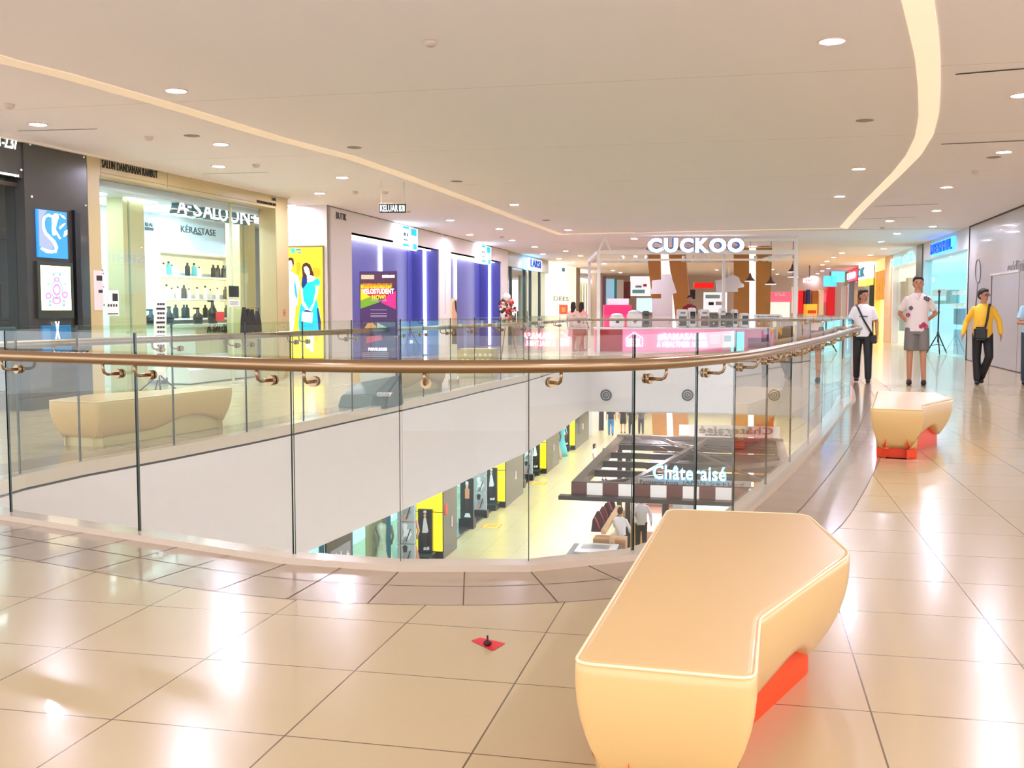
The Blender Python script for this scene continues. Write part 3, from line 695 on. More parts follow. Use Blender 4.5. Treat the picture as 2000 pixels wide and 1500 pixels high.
# notices on the glass
def notice(pl, r, label, body, lines, off=-.29):
    s = thing('notice_sheet', label, 'notice', pl.pt(*pl.at(r[0], r[2]), off))
    panel('sheet', pl, r, body, s, off, off+.004)
    for q in lines: panel('print', pl, q, mat('ink', (40, 40, 44)), s, off+.004, off+.006)
notice(PA, (203, 236, 521, 640), 'tall pale blue price list on the left salon window', mat('sheet_blue', (196, 236, 240), .5, emit=.2), [(204, 214, 522, 527), (215, 234, 525, 529), (203, 236, 531, 533), (203, 236, 558, 560), (214, 237, 594, 597), (203, 213, 614, 616)]+[(216, 234, 566+5*k, 567+5*k) for k in range(5)]+[(216, 226, 601+8*k, 603+8*k) for k in range(4)])
notice(PA, (241, 264, 566, 617), 'small white leaflet with portrait photo on the salon window', mat('sheet_white', (236, 238, 232), .5), [(252, 262, 573, 588), (243, 263, 612, 614)]+[(243+5*k, 246+5*k, 594, 599) for k in range(4)])
notice(PA, (183, 201, 528, 606), 'pale sheet stuck on the left khaki pillar of the salon', mat('sheet_lilac', (222, 212, 208), .5), [(188, 199, 538, 548), (192, 200, 566, 572)], 0)
notice(PA, (475, 494, 558, 580), 'black card with white figure on the right salon glass', mat('card_black', (28, 30, 30), .4), [])
notice(PA, (474, 496, 585, 598), 'white card below the black one on the right salon glass', mat('sheet_white', (236, 238, 232)), [(477, 492, 589, 590), (477, 492, 593, 594)])
notice(PA, (450, 466, 609, 627), 'small red and white poster on the salon glass', mat('card_red', (205, 70, 70), .4), [])
# trolley with hanging black capes
PTr = PA.shift(-.2); u = PTr.U(492, 1)
tr = thing('black_cape_stand', 'black hairdressing capes and bag hanging at the right of the salon window', 'cape stand', PTr.pt(u, 0))
for x, yt, yb, wd in ((474, 600, 652, 5), (482, 603, 650, 5), (490, 604, 648, 4), (500, 607, 652, 6)):
    flat('cape', PTr, [(x-1, yt), (x+1, yt), (x+wd, yt+24), (x+wd+1, yb), (x-wd, yb), (x-wd+1, yt+24)], mat('cape_black', (36, 30, 28), .6), tr, 0, .05)
bm = bmesh.new(); tube(bm, [PTr.pt(u-.25, 0, 0), PTr.pt(u-.25, 1.35, 0), PTr.pt(u+.25, 1.35, 0), PTr.pt(u+.25, 0, 0)], .012, 6); obj('stand_frame', fix(bm), STEEL, tr)

# ------------------------------------------------------------ wall with the yellow poster, then the white frontage with two blue recesses
PC = Plane(W(640, 727.8), GB)
q0 = PC.pt(PC.U(640, 2), 0); PB_ = Plane(q0, GA)
bm = bmesh.new(); slab(bm, PB_, -1.12, 0, 0, CEIL, -.2, 0); struct('wall_left', fix(bm), mat('wall_warm', (232, 222, 208), .6))
ps = thing('advert_lightbox', 'tall yellow lit poster of a woman in a blue dress and a man in white', 'poster', PB_.pt(PB_.U(600, 1.5), .3))
panel('lightbox_frame', PB_, (560, 635, 481, 701), mat('frame_olive', (150, 136, 80), .4), ps, 0, .06)
panel('poster_face', PB_, (562, 633, 484, 699), mat('poster_yellow', (255, 222, 40), .4, emit=.5), ps, .06, .063)
def pm(n, c, e=.6): return mat('pp_'+n, c, .5, emit=e)
F2 = lambda pts, m, o=.064: flat('poster_shape', PB_, [(560+x*.16, 470+y*.16) for x, y in pts], m, ps, o, .001)
F2([(30, 200), (130, 420), (150, 800), (30, 1100)], pm('orange', (245, 170, 40)))
F2([(440, 330), (455, 330), (455, 1100), (380, 1250), (340, 1150), (430, 700)], pm('orange', (245, 170, 40)))
F2([(330, 340), (380, 325), (425, 350), (430, 420), (400, 450), (340, 430)], pm('amber', (225, 150, 25)))
F2([(130, 260), (185, 260), (190, 330), (160, 430), (135, 420)], pm('amber', (225, 150, 25)))
F2([(65, 95), (120, 95), (120, 150), (70, 155)], pm('logo', (60, 160, 220)), .065); F2([(130, 100), (190, 105), (190, 125), (130, 122)], pm('logo2', (40, 110, 190)), .065); F2([(150, 142), (190, 146), (190, 160), (150, 158)], pm('logo2', (40, 110, 190)), .065)
F2([(35, 215), (70, 205), (100, 225), (105, 280), (95, 320), (35, 330)], pm('hair', (60, 24, 18)), .065)
F2([(35, 250), (70, 240), (90, 300), (78, 350), (60, 370), (35, 370)], pm('skin', (255, 228, 208), .8), .066)
F2([(35, 370), (75, 380), (150, 430), (175, 520), (160, 640), (150, 790), (35, 800)], pm('shirt', (236, 250, 252), .8), .065)
F2([(45, 800), (125, 790), (110, 1000), (90, 1120), (60, 1120), (45, 1000)], pm('trousers', (245, 240, 235), .8), .065)
F2([(105, 480), (125, 520), (150, 680), (130, 720), (110, 620)], pm('blue', (60, 150, 190)), .066)
F2([(200, 330), (215, 285), (255, 268), (300, 290), (325, 350), (350, 430), (300, 440), (265, 450), (265, 550), (215, 590), (195, 540), (210, 430)], pm('hair', (110, 36, 20), .5), .066)
F2([(205, 440), (262, 450), (262, 555), (212, 590), (194, 545)], pm('navy', (10, 40, 110)), .0668)
F2([(222, 330), (255, 310), (285, 340), (300, 400), (290, 420), (262, 425), (238, 390)], pm('skin', (255, 228, 208), .8), .0675)
F2([(262, 425), (300, 420), (345, 440), (370, 465), (330, 500), (270, 520)], pm('skin', (255, 228, 208), .8), .067)
F2([(270, 510), (330, 500), (370, 465), (400, 460), (425, 500), (415, 555), (365, 540), (375, 700), (400, 800), (430, 960), (435, 1095), (400, 1100), (165, 1095), (160, 980), (175, 830), (215, 680), (212, 590)], pm('dress', (20, 170, 215)), .0672)
F2([(380, 560), (410, 550), (395, 650), (350, 780), (320, 860), (285, 850), (340, 760)], pm('skin', (255, 228, 208), .8), .068)
F2([(175, 540), (205, 600), (225, 740), (285, 840), (260, 860), (205, 780)], pm('skin', (255, 228, 208), .8), .068)
F2([(385, 830), (400, 820), (435, 1000), (430, 1095), (405, 1095)], pm('navy', (10, 50, 130)), .068)
F2([(205, 865), (335, 880), (325, 1005), (198, 985)], pm('bag', (250, 240, 232), .8), .0685); F2([(215, 865), (260, 845), (320, 870), (318, 880)], pm('navy', (10, 50, 130)), .0684)
F2([(265, 1100), (300, 1100), (300, 1240), (275, 1240)], pm('skin', (255, 228, 208), .8), .0672); F2([(305, 1100), (355, 1100), (335, 1290), (310, 1290)], pm('skin', (255, 228, 208), .8), .0672)
F2([(252, 1240), (290, 1230), (300, 1290), (270, 1320), (250, 1300)], pm('shoe', (200, 228, 230), .6), .068); F2([(292, 1290), (330, 1265), (350, 1330), (330, 1360), (295, 1340)], pm('shoe', (200, 228, 230), .6), .068)

ZO = 3.03
# frontage C
uc = lambda x, z=1.7: PC.U(x, z)
bm = bmesh.new()
slab(bm, PC, uc(640), uc(688), 0, CEIL, -1.2, 0); slab(bm, PC, uc(858), uc(881), 0, CEIL, -1.2, 0); slab(bm, PC, uc(979), uc(992), 0, CEIL, -1.2, 0)
slab(bm, PC, uc(688), uc(858), ZO, CEIL, -.3, 0); slab(bm, PC, uc(881), uc(979), ZO, CEIL, -.3, 0)
slab(bm, PC, uc(688), uc(979), ZO+.1, CEIL-.05, -1.2, -.3)
struct('wall_left_frontage', fix(bm), mat('frontage_white', (236, 224, 220), .55))
bm = bmesh.new(); slab(bm, PC, uc(869, 2.5), uc(869, 2.5)+.02, 1.2, CEIL, 0, .004); slab(bm, PC, uc(640), uc(992), CEIL-.015, CEIL, 0, .02); struct('trim_16', fix(bm), mat('seam_dark', (120, 104, 96), .6))
ptext('BUTIK', PC, (656, 676, 414, 427), mat('sign_grey', (70, 64, 60), .4), None, off=.004, bold=.01); tag(bpy.context.scene.objects[-1] if False else [o for o in col.objects if o.name.startswith('lettering')][-1], 'small dark lettering BUTIK high on the white frontage', 'sign')
PURP = mat('panel_violet', (78, 80, 168), .35, noise=.05, nscale=.5)
for nm, x0, x1, sg, tubes in (('nearer', 688, 858, (768, 803, 440, 482), (743,)), ('further', 881, 979, (927, 949, 478, 513), (889,))):
    s = thing('recessed_shopfront', 'deep violet-blue panelled shop entrance with white light bars, %s of the two' % nm, 'shopfront', PC.pt(uc(x0), 0))
    PP = PC.shift(-.8); a, b = PP.U(x0-60, 1.5), PP.U(x1+14, 1.5)
    bm = bmesh.new(); slab(bm, PP, a, b, 0, ZO, -.06, 0); obj('back_panel', fix(bm), PURP, s)
    bm = bmesh.new(); slab(bm, PC, uc(x0), uc(x1), ZO, ZO+.04, -.8, -.02); obj('soffit', fix(bm), mat('soffit_mauve', (200, 180, 186), .4), s)
    xm = 796 if x0 < 700 else 928
    bm = bmesh.new(); u = PP.U(xm, 1.5); slab(bm, PP, u-.012, u+.012, 0, ZO, 0, .006); obj('door_gap', fix(bm), mat('gap_navy', (24, 28, 74), .4), s)
    bm = bmesh.new(); slab(bm, PC, uc(x0)+.02, uc(x1)-.02, ZO-.04, ZO-.01, -.30, -.24); obj('light_bar', fix(bm), LED, s)
    bm = bmesh.new(); slab(bm, PC, uc(x0)+.02, uc(x1)-.02, ZO-.03, ZO-.01, -.72, -.67); obj('light_bar', fix(bm), LED, s)
    for x in tubes:
        u = PP.U(x, 1.5); bm = bmesh.new(); slab(bm, PP, u-.035, u+.035, .05, ZO-.02, .0, .05); obj('light_bar', fix(bm), LED, s)
    bm = bmesh.new(); u = uc(x1, 1.5); slab(bm, PC, u-.02, u-.004, 0, ZO, -.8, -.03); obj('side_lining', fix(bm), PURP, s)
    bm = bmesh.new(); o_ = -.42; slab(bm, PC, u-.07, u-.02, .05, ZO-.02, o_-.04, o_+.04); obj('light_bar', fix(bm), LED, s)
    if x0 < 700: bm = bmesh.new(); u = uc(x0)+.03; slab(bm, PC, u, u+.05, .05, ZO-.03, -.3, -.25); obj('light_bar', fix(bm), LED, s)
    if x0 < 700:      # clothes hook panels low on the shutter
        panel('pale_sticker', PP, (815, 826, 650, 672), CYG, s, 0, .01); panel('pale_sticker', PP, (851, 855, 654, 674), CYG, s, 0, .01); panel('white_plate', PP, (800, 806, 664, 671), PURE, s, 0, .01)
    q = thing('projecting_box_sign', 'white and cyan lit box sign above the %s violet entrance' % nm, 'sign', PC.pt(uc(sg[0]), 2.9))
    u0, u1, z0, z1 = PC.rect(*sg); bm = bmesh.new(); slab(bm, PC, u0, u1, z0, z1, 0, .18); obj('sign_box', fix(bm), glow('sign_white_blue', (225, 246, 255), 1.25), q)
    X = lambda f: sg[0]+(sg[1]-sg[0])*f; Y = lambda f: sg[2]+(sg[3]-sg[2])*f
    PQ = PC.shift(.18); du = u1-u0; dz = z1-z0
    def cell(fa, fb, ga, gb, m):
        bm = bmesh.new(); slab(bm, PC, u0+du*fa, u0+du*fb, z1-dz*gb, z1-dz*ga, .18, .19); obj('sign_mark', fix(bm), m, q)
    cyb = glow('sign_cyan', (10, 150, 235), .8)
    cell(.14, .48, .0, .1, cyb); cell(.14, .48, .82, .93, cyb); cell(.60, .92, .02, .36, cyb); cell(.72, .92, .74, 1.0, cyb); cell(.2, .3, .3, .45, mat('sign_tealdk', (30, 110, 110), .4)); cell(.36, .42, .3, .45, mat('sign_tealdk', (30, 110, 110), .4)); cell(.2, .4, .6, .66, mat('sign_tealdk', (30, 110, 110), .4))
PW = PC.shift(-.78)
# purple banner standee in front of the first entrance
pB = W(741, 790); PV = Plane(pB, GA)
st = thing('banner_standee', 'tall purple promotional banner reading SIGN UP AS A VELOSTUDENT NOW!', 'banner', pB)
u0, u1, z0, z1 = PV.rect(703, 775, 530, 760)
bm = bmesh.new(); slab(bm, PV, u0, u1, .3, z1, -.03, 0); obj('banner_board', fix(bm), mat('banner_purple', (78, 44, 108), .4), st)
bmf = lambda pts, m, o=.002, nm='banner_shape': flat(nm, PV, [(640+x*.18667, 520+y*.18667) for x, y in pts], m, st, o, .001)
bmf([(340, 75), (715, 75), (715, 200), (340, 200)], mat('b_plum', (92, 48, 78), .4))
bmf([(345, 185), (680, 180), (640, 300), (345, 350)], mat('b_yellow', (250, 205, 20), .4, emit=.2)); bmf([(345, 270), (460, 320), (345, 360)], mat('b_yellow', (250, 205, 20)), .003)
bmf([(345, 355), (470, 310), (545, 375), (345, 445)], mat('b_green', (110, 165, 25), .4, emit=.2), .003)
bmf([(560, 380), (610, 320), (712, 260), (712, 450)], mat('b_pink', (240, 30, 130), .4, emit=.25), .003)
bmf([(345, 230), (700, 230), (600, 330), (440, 320)], mat('b_red', (205, 50, 60), .4), .0025)
bmf([(352, 90), (488, 90), (488, 135), (352, 135)], mat('b_cream', (235, 225, 190), .4), .003)
X = lambda x: 640+x*.18667; Y = lambda y: 520+y*.18667
for s_, a, b, c, d, m in (('SIGN UP AS A', 372, 680, 178, 222, mat('b_orange', (240, 130, 20), .4, emit=.3)), ('VELOSTUDENT', 368, 694, 236, 288, WGLOW), ('NOW!', 468, 606, 300, 350, mat('b_yel2', (255, 225, 60), .4, emit=.4)), ('PRIVILEGES', 428, 622, 852, 882, WGLOW), ('REGISTER NOW!', 575, 700, 92, 122, WGLOW)):
    ptext(s_, PV, (X(a), X(b), Y(c), Y(d)), m, st, off=.005, th=.006, bold=.03)
for y in (360, 455, 490, 512, 525, 905, 925, 945, 965, 985): bmf([(450 if y < 600 else 360, y), (620 if y < 600 else 640, y), (620 if y < 600 else 640, y+5), (450 if y < 600 else 360, y+5)], mat('b_line', (220, 205, 225), .4), .004, 'text_line')
bmf([(390, 640), (420, 595), (470, 590), (510, 630), (515, 680), (400, 690)], mat('b_food', (240, 180, 110), .4), .004); bmf([(520, 590), (640, 650), (600, 680), (515, 650)], mat('b_card', (205, 215, 190), .4), .004); bmf([(410, 740), (560, 720), (575, 770), (400, 808)], mat('b_prize', (215, 70, 110), .4), .004)
bmf([(340, 1010), (710, 1010), (710, 1200), (340, 1250)], mat('b_lower', (226, 222, 206), .4), .002)
bm = bmesh.new(); z0 = 0; h = .34
A = [PV.pt(PV.U(690, .02)-.02, 0, .55), PV.pt(PV.U(783, .02), 0, .6), PV.pt(PV.U(787, .02), 0, -.05), PV.pt(PV.U(697, .02), 0, -.05)]
T = [PV.pt(PV.U(692, .2), .16, .5), PV.pt(PV.U(782, .3), .20, .52), PV.pt(PV.U(782, .34), .42, 0), PV.pt(PV.U(698, .34), .30, 0)]
v = [bm.verts.new(p) for p in A+T]
for f in ((0, 1, 5, 4), (1, 2, 6, 5), (2, 3, 7, 6), (3, 0, 4, 7), (4, 5, 6, 7), (3, 2, 1, 0)): bm.faces.new([v[i] for i in f])
bmesh.ops.bevel(bm, geom=list(bm.edges), offset=.015, segments=2, affect='EDGES')
obj('wedge_base', fix(bm), mat('slate_base', (92, 108, 104), .45), st)
fr = (T[0]+T[1])/2; ptext('VELOCITY', Plane((A[0]+Vector((0, 0, 0))), (A[1]-A[0])), (735, 762, 766, 774), PURE, st, off=-.04, th=.06, name='base_lettering', slant=.1)
# roll-up banner and flower stand further along
pR = W(886, 748); PRl = Plane(pR, GA)
st = thing('rollup_banner', 'narrow roll-up banner with a standing figure between the violet entrances', 'banner', pR)
panel('banner_sheet', PRl, (880, 893, 583, 742), mat('roll_cream', (236, 224, 190), .4), st, 0, .01)
flat('printed_figure', PRl, [(884, 590), (890, 588), (892, 610), (891, 640), (885, 640), (883, 612)], mat('fig_peach', (235, 170, 140), .5), st, .012); flat('printed_hair', PRl, [(888, 586), (892, 588), (893, 612), (890, 606)], mat('fig_dark', (50, 40, 44), .5), st, .014); flat('printed_skirt', PRl, [(884, 640), (892, 640), (893, 672), (883, 672)], mat('fig_black', (60, 58, 56), .5), st, .013)
panel('banner_foot', PRl, (878, 895, 741, 748), STEEL, st, -.08, .08)
p = W(990, 697); fs = thing('flower_stand', 'congratulation flower stand with white and red blooms on a tripod', 'flower stand', p)
bm = bmesh.new()
for a in (0, 2.1, 4.2): tube(bm, [(math.cos(a)*.3, math.sin(a)*.3, 0), (0, 0, 1.2)], .012, 6)
local('tripod', fix(bm), mat('tripod_wood', (120, 80, 50), .5), fs)
random.seed(7)
for m, n_, rr in (('bloom_white', 18, (236, 222, 208)), ('bloom_red', 26, (205, 40, 30)), ('bloom_pink', 14, (235, 150, 140)), ('leaf_dark', 34, (70, 60, 36))):
    bm = bmesh.new()
    for k in range(n_):
        a = random.uniform(0, 2*PI); r = random.uniform(0, .26); z = random.uniform(.95, 1.6)
        ball(bm, (r*math.cos(a), r*math.sin(a)*.5, z), random.uniform(.025, .05), 8)
    local(m, fix(bm), mat(m, rr, .6), fs)
bm = bmesh.new(); lathe(bm, [(.0, 1.78), (.06, 1.77), (.1, 1.72), (.11, 1.66), (.09, 1.6), (.02, 1.54), (0, 1.53)], n=16, sy=.6); local('balloon', fix(bm), mat('balloon_clear', (240, 225, 215), .15), fs)
# ------------------------------------------------------------ rest of the left side: glazed shop, cream pillar, curtains
bm = bmesh.new(); slab(bm, PC, uc(992)+.02, uc(1072), ZO-.1, CEIL, -.3, -.02)
bay = thing('glazed_shopfront', 'grey-green glazed shopfront with a blue lit sign, past the violet entrances', 'shopfront', PC.pt(uc(992), 0))
obj('fascia', fix(bm), mat('fascia_grey', (176, 176, 160), .4), bay)
for x in (1000, 1027, 1038, 1056):
    bm = bmesh.new(); u = uc(x); slab(bm, PC, u, u+.12, 0, ZO-.1, -.12, -.02); obj('frame_post', fix(bm), mat('post_darkgreen', (84, 96, 88), .35), bay)
bm = bmesh.new(); slab(bm, PC, uc(992)+.03, uc(1072)-.02, 0, ZO-.1, -.10, -.09); obj('shop_window', fix(bm), SHOPG, bay)
bm = bmesh.new(); slab(bm, PC, uc(992)+.03, uc(1072)-.02, 0, ZO, -2.6, -2.5); obj('interior_wall', fix(bm), mat('interior_sage', (205, 214, 186), .5, emit=.35), bay)  # wall emission stands in for the lamps inside this shop
bm = bmesh.new(); slab(bm, PC, uc(1040), uc(1052), 0, ZO-.3, -.6, -.5); obj('display_panel', fix(bm), mat('panel_seafoam', (150, 178, 162), .4), bay)
random.seed(11)
for i, x in enumerate((1006, 1016, 1045, 1062)):
    p = PC.pt(uc(x), 0, -1.0); m = thing('shop_display', ['dark garment rack behind the first pane of the glazed shop', 'second dark garment rack in the glazed shop', 'table of dark shoes in the glazed shop', 'shelf of small goods at the right of the glazed shop'][i], 'display', p)
    local('display_body', B(((-.3, -.3, 0), (.3, .3, .8))), mat('disp_grey', (150, 156, 140), .5), m)
    bm = bmesh.new()
    for k in range(6): box(bm, (-.28+k*.1, -.2, .8), (-.22+k*.1, .2, 1.1+.08*(k % 3)))
    local('display_goods', fix(bm), mat('goods_dark', (44, 46, 44), .5), m)
q = on(PC, 'lit_shop_sign', 'dark blue letters on a lit box above the grey-green shop', 'sign', (1021, 1048, 503, 526), glow('sign_paleblue', (150, 205, 255), 1.0), .02, .22)
ptext('LARSI', PC, (1025, 1045, 506, 521), mat('sign_navy', (20, 50, 160), .4), q, off=.23, th=.03, bold=.03)
dp = thing('cream_pillar', 'bright cream pillar lettered DEES with an orange poster', 'pillar', PC.pt(uc(1072), 0))
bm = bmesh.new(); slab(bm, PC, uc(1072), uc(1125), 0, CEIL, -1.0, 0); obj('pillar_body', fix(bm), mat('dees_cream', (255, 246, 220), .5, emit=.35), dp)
ptext('DEES', PC, (1081, 1110, 578, 587), mat('dees_taupe', (110, 100, 80), .4), dp, off=.01, bold=0)
panel('orange_poster', PC, (1092, 1108, 595, 614), mat('dees_orange', (235, 90, 45), .4, emit=.2), dp, 0, .02)
panel('poster_window', PC, (1096, 1104, 600, 609), mat('dees_cream2', (240, 190, 130), .4), dp, .02, .025)
q = on(PC, 'small_box_sign', 'small white-cyan projecting sign on top of the cream pillar', 'sign', (1085, 1098, 518, 536), glow('sign_white_blue', (225, 246, 255)), .0, .2); panel('sign_mark', PC, (1089, 1095, 522, 530), mat('sign_tealdk', (30, 110, 110)), q, .2, .21)
cb = thing('curtained_shopfront', 'beige shop bay with pale green curtains left of the kiosk', 'shopfront', PC.pt(uc(1126), 0))
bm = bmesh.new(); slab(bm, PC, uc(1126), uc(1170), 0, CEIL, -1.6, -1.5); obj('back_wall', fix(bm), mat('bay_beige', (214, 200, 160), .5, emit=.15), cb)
bm = bmesh.new(); slab(bm, PC, uc(1126), uc(1133), 0, CEIL, -1.5, 0); obj('side_pier', fix(bm), mat('pier_taupe', (150, 138, 112), .5), cb)
bm = bmesh.new()
for k in range(14):
    u = uc(1140)+k*.5; slab(bm, PC, u, u+.3, 0, 2.9, -.5-.06*(k % 2), -.44-.06*(k % 2))
obj('curtain', fix(bm), mat('curtain_olive', (196, 192, 140), .6, emit=.1), cb)
bm = bmesh.new(); slab(bm, PC, uc(1126)+.1, uc(1170), 2.95, 3.05, -.6, -.3); obj('bay_light', fix(bm), WGLOW, cb)
# end walls of the upper level
YF = 68
bm = bmesh.new(); box(bm, (5.6, YF, 0), (28, YF+.3, CEIL)); struct('wall_back', fix(bm), mat('wall_far', (214, 196, 180), .6))
# big gold-clad V columns rising through both levels behind the kiosk
GC = Plane((0, 38), GA)
def gold(name, label, shapes, strips, low):
    t = thing(name, label, 'column', GC.pt(*GC.at(shapes[0][0][0], 690)) if False else GC.pt(GC.U(shapes[0][0][0], 0), LOW))
    for s in shapes:
        bm = bmesh.new(); a = []; b = []
        for p in s:
            u, z = GC.at(*p); z = min(z, CEIL); a.append(bm.verts.new(GC.pt(u, z, 0))); b.append(bm.verts.new(GC.pt(u, z, -.5)))
        n = len(a); bm.faces.new(a); bm.faces.new(b[::-1])
        for i in range(n): bm.faces.new((a[i], b[i], b[(i+1) % n], a[(i+1) % n]))
        obj('gold_cladding', fix(bm), GOLDW, t)
    for s in strips:
        bm = bmesh.new(); a = []; b = []
        for p in s:
            u, z = GC.at(*p); z = min(z, CEIL); a.append(bm.verts.new(GC.pt(u, z, -.02))); b.append(bm.verts.new(GC.pt(u, z, -.3)))
        n = len(a); bm.faces.new(a); bm.faces.new(b[::-1])
        for i in range(n): bm.faces.new((a[i], b[i], b[(i+1) % n], a[(i+1) % n]))
        obj('light_strip', fix(bm), glow('strip_white', (255, 252, 246), 1.0), t)
gold('gold_column', 'gold-brown slanting clad column seen behind the left part of the kiosk', [[(1262, 484), (1290, 484), (1294, 686), (1285, 686)], [(1304, 484), (1337, 484), (1356, 686), (1326, 686)], [(1271, 760), (1301, 760), (1306, 977), (1280, 977)], [(1310, 760), (1341, 760), (1350, 977), (1322, 977)]], [[(1291, 484), (1303, 484), (1325, 686), (1296, 686)], [(1301, 760), (1310, 760), (1322, 977), (1306, 977)]], 0)
gold('gold_column', 'gold-brown upright clad column seen behind the right part of the kiosk', [[(1433, 484), (1463, 484), (1463, 686), (1433, 686)], [(1477, 484), (1508, 484), (1502, 686), (1476, 686)], [(1428, 760), (1461, 760), (1461, 977), (1430, 977)], [(1472, 760), (1512, 760), (1508, 977), (1472, 977)]], [[(1464, 484), (1476, 484), (1475, 686), (1464, 686)], [(1461, 760), (1472, 760), (1472, 977), (1461, 977)]], 0)
# ------------------------------------------------------------ kiosk
K0 = W(1163, 690.5); KP = Plane(K0, (.9998, -.02)); KB = Vector((.02, .9998, 0)); KA = Vector((.9998, -.02, 0))
def kp(a, b, z=0): return K0+KA*a+KB*b+Vector((0, 0, z))
def kbox(bm, a0, a1, b0, b1, z0, z1, mi=0):
    v = [bm.verts.new(kp(a, b, z)) for a in (a0, a1) for b in (b0, b1) for z in (z0, z1)]
    for f in ((0, 1, 3, 2), (4, 6, 7, 5), (0, 4, 5, 1), (2, 3, 7, 6), (0, 2, 6, 4), (1, 5, 7, 3)): bm.faces.new([v[i] for i in f]).material_index = mi
ku = lambda x, z=1: (KP.U(x, z))*(1 if KP.d.x > 0 else -1)
wK = ku(1512); CTH = KP.at(1300, 640)[1]
kc = thing('pink_kiosk_counter', 'pink kiosk counter with #SAMASAMA A HEALTHIER HOME in white', 'counter', K0)
bm = bmesh.new(); kbox(bm, 0, wK, .02, .8, .06, CTH-.05); obj('counter_body', fix(bm), mat('kiosk_pink', (245, 140, 185), .4, emit=.12), kc)
bm = bmesh.new(); kbox(bm, .02, ku(1216), 0, .02, .06, CTH-.05); obj('crimson_panel', fix(bm), mat('kiosk_crimson', (176, 36, 50), .4), kc)
bm = bmesh.new(); kbox(bm, -.03, wK+.03, -.03, .85, CTH-.05, CTH); kbox(bm, -.02, wK+.02, .05, .75, 0, .06); obj('counter_top', fix(bm), PURE, kc)
ptext('#SAMASAMA', KP, (1285, 1380, 651, 665), WGLOW, kc, off=.0, th=.02, bold=.04)
ptext('A HEALTHIER HOME', KP, (1283, 1381, 667, 678), WGLOW, kc, off=.0, th=.02, bold=.03)
def outline(name, pl, pts, r, m, parent, off=.03):
    bm = bmesh.new(); ps = [pl.pt(*pl.at(*p), off) for p in pts]; tube(bm, ps, r, 6, closed=True); return obj(name, fix(bm), m, parent)
outline('house_outline', KP, [(1223, 676), (1223, 660), (1238, 649), (1255, 660), (1255, 676)], .012, WGLOW, kc)
for y in (662, 667, 672): ptext('HOME IS' if y < 664 else ('HEALTHY' if y < 669 else 'LIVING'), KP, (1226, 1250, y-1, y+3), WGLOW, kc, off=.0, th=.015, bold=.04)
panel('white_card', KP, (1386, 1407, 653, 672), mat('card_pinkwhite', (250, 215, 230), .4), kc, .0, .02)
panel('leaflet', KP, (1411, 1430, 652, 683), PURE, kc, 0, .02); panel('leaflet_mark', KP, (1414, 1428, 655, 667), mat('leaf_teal', (50, 140, 140), .4), kc, .02, .025)
panel('cyan_screen', KP, (1428, 1453, 648, 690), glow('screen_cyan', (120, 225, 235), .85), kc, 0, .03)
for x in (1461, 1482): panel('counter_photo', KP, (x, x+22, 660, 680), mat('photo_mauve', (150, 110, 150), .5), kc, 0, .02)
# wooden case counter right of the pink one
kw = thing('display_case_counter', 'low wooden and glass display counter right of the pink counter', 'counter', kp(wK+.1, 0))
bm = bmesh.new(); kbox(bm, wK+.08, wK+2.2, .05, .8, 0, .75); obj('case_body', fix(bm), mat('case_wood', (196, 150, 84), .4, noise=.1), kw)
bm = bmesh.new(); kbox(bm, wK+.08, wK+2.2, .05, .8, .75, 1.0); obj('case_glass', fix(bm), SHOPG, kw)
bm = bmesh.new(); kbox(bm, wK+.1, wK+2.25, 0, .85, 1.0, 1.06); obj('case_top', fix(bm), PURE, kw)
# frame
fr = thing('kiosk_structure', 'white house-shaped steel frame carrying the big CUCKOO sign', 'frame', K0)
KW = ku(1553, 2)
ZT = KP.at(1300, 493)[1]
def bar(name, a, b, r, m, parent):
    bm = bmesh.new(); a = Vector(a); b = Vector(b); d = (b-a).normalized(); up = Vector((0, 0, 1)) if abs(d.z) < .9 else Vector((0, 1, 0)); s = d.cross(up).normalized()*r; q = s.cross(d).normalized()*r
    v = [bm.verts.new(p+s*i+q*j) for p in (a, b) for i, j in ((-1, -1), (1, -1), (1, 1), (-1, 1))]
    for f in ((0, 1, 2, 3), (4, 7, 6, 5), (0, 4, 5, 1), (1, 5, 6, 2), (2, 6, 7, 3), (3, 7, 4, 0)): bm.faces.new([v[i] for i in f])
    return obj(name, fix(bm), m, parent)
FW = mat('frame_white', (250, 244, 236), .35)
D2 = 5.5
for a, b in ((.08, -.04), (KW, -.04), (.1, D2), (KW+.1, D2)): bar('post', kp(a, b, 0), kp(a, b, ZT), .05, FW, fr)
bar('post', kp(ku(1423), .9, 0), kp(ku(1423), .9, ZT), .045, FW, fr)
for a, b, c, d in ((.08, -.04, KW, -.04), (.1, D2, KW+.1, D2), (.08, -.04, .1, D2), (KW, -.04, KW+.1, D2)): bar('beam', kp(a, b, ZT), kp(c, d, ZT), .06, FW, fr)
bar('beam', kp(.08, -.04, ZT-.22), kp(KW, -.04, ZT-.22), .03, FW, fr)
bar('roof_bar', kp(.08, -.04, ZT+.06), kp(.25, -.04, CEIL-.03), .03, FW, fr); bar('roof_bar', kp(.25, -.04, CEIL-.03), kp(.42, -.04, ZT+.06), .03, FW, fr)
bar('roof_bar', kp(KW, -.04, ZT), kp(KW, -.04, CEIL-.02), .045, FW, fr)
bar('roof_bar', kp(ku(1450), -.04, CEIL-.1), kp(KW, -.04, CEIL-.1), .03, FW, fr)
sg = thing('kiosk_sign_letters', 'big white CUCKOO letters with blue sides on top of the kiosk frame', 'sign', kp(ku(1263, 3), -.1, ZT))
x0 = 1264
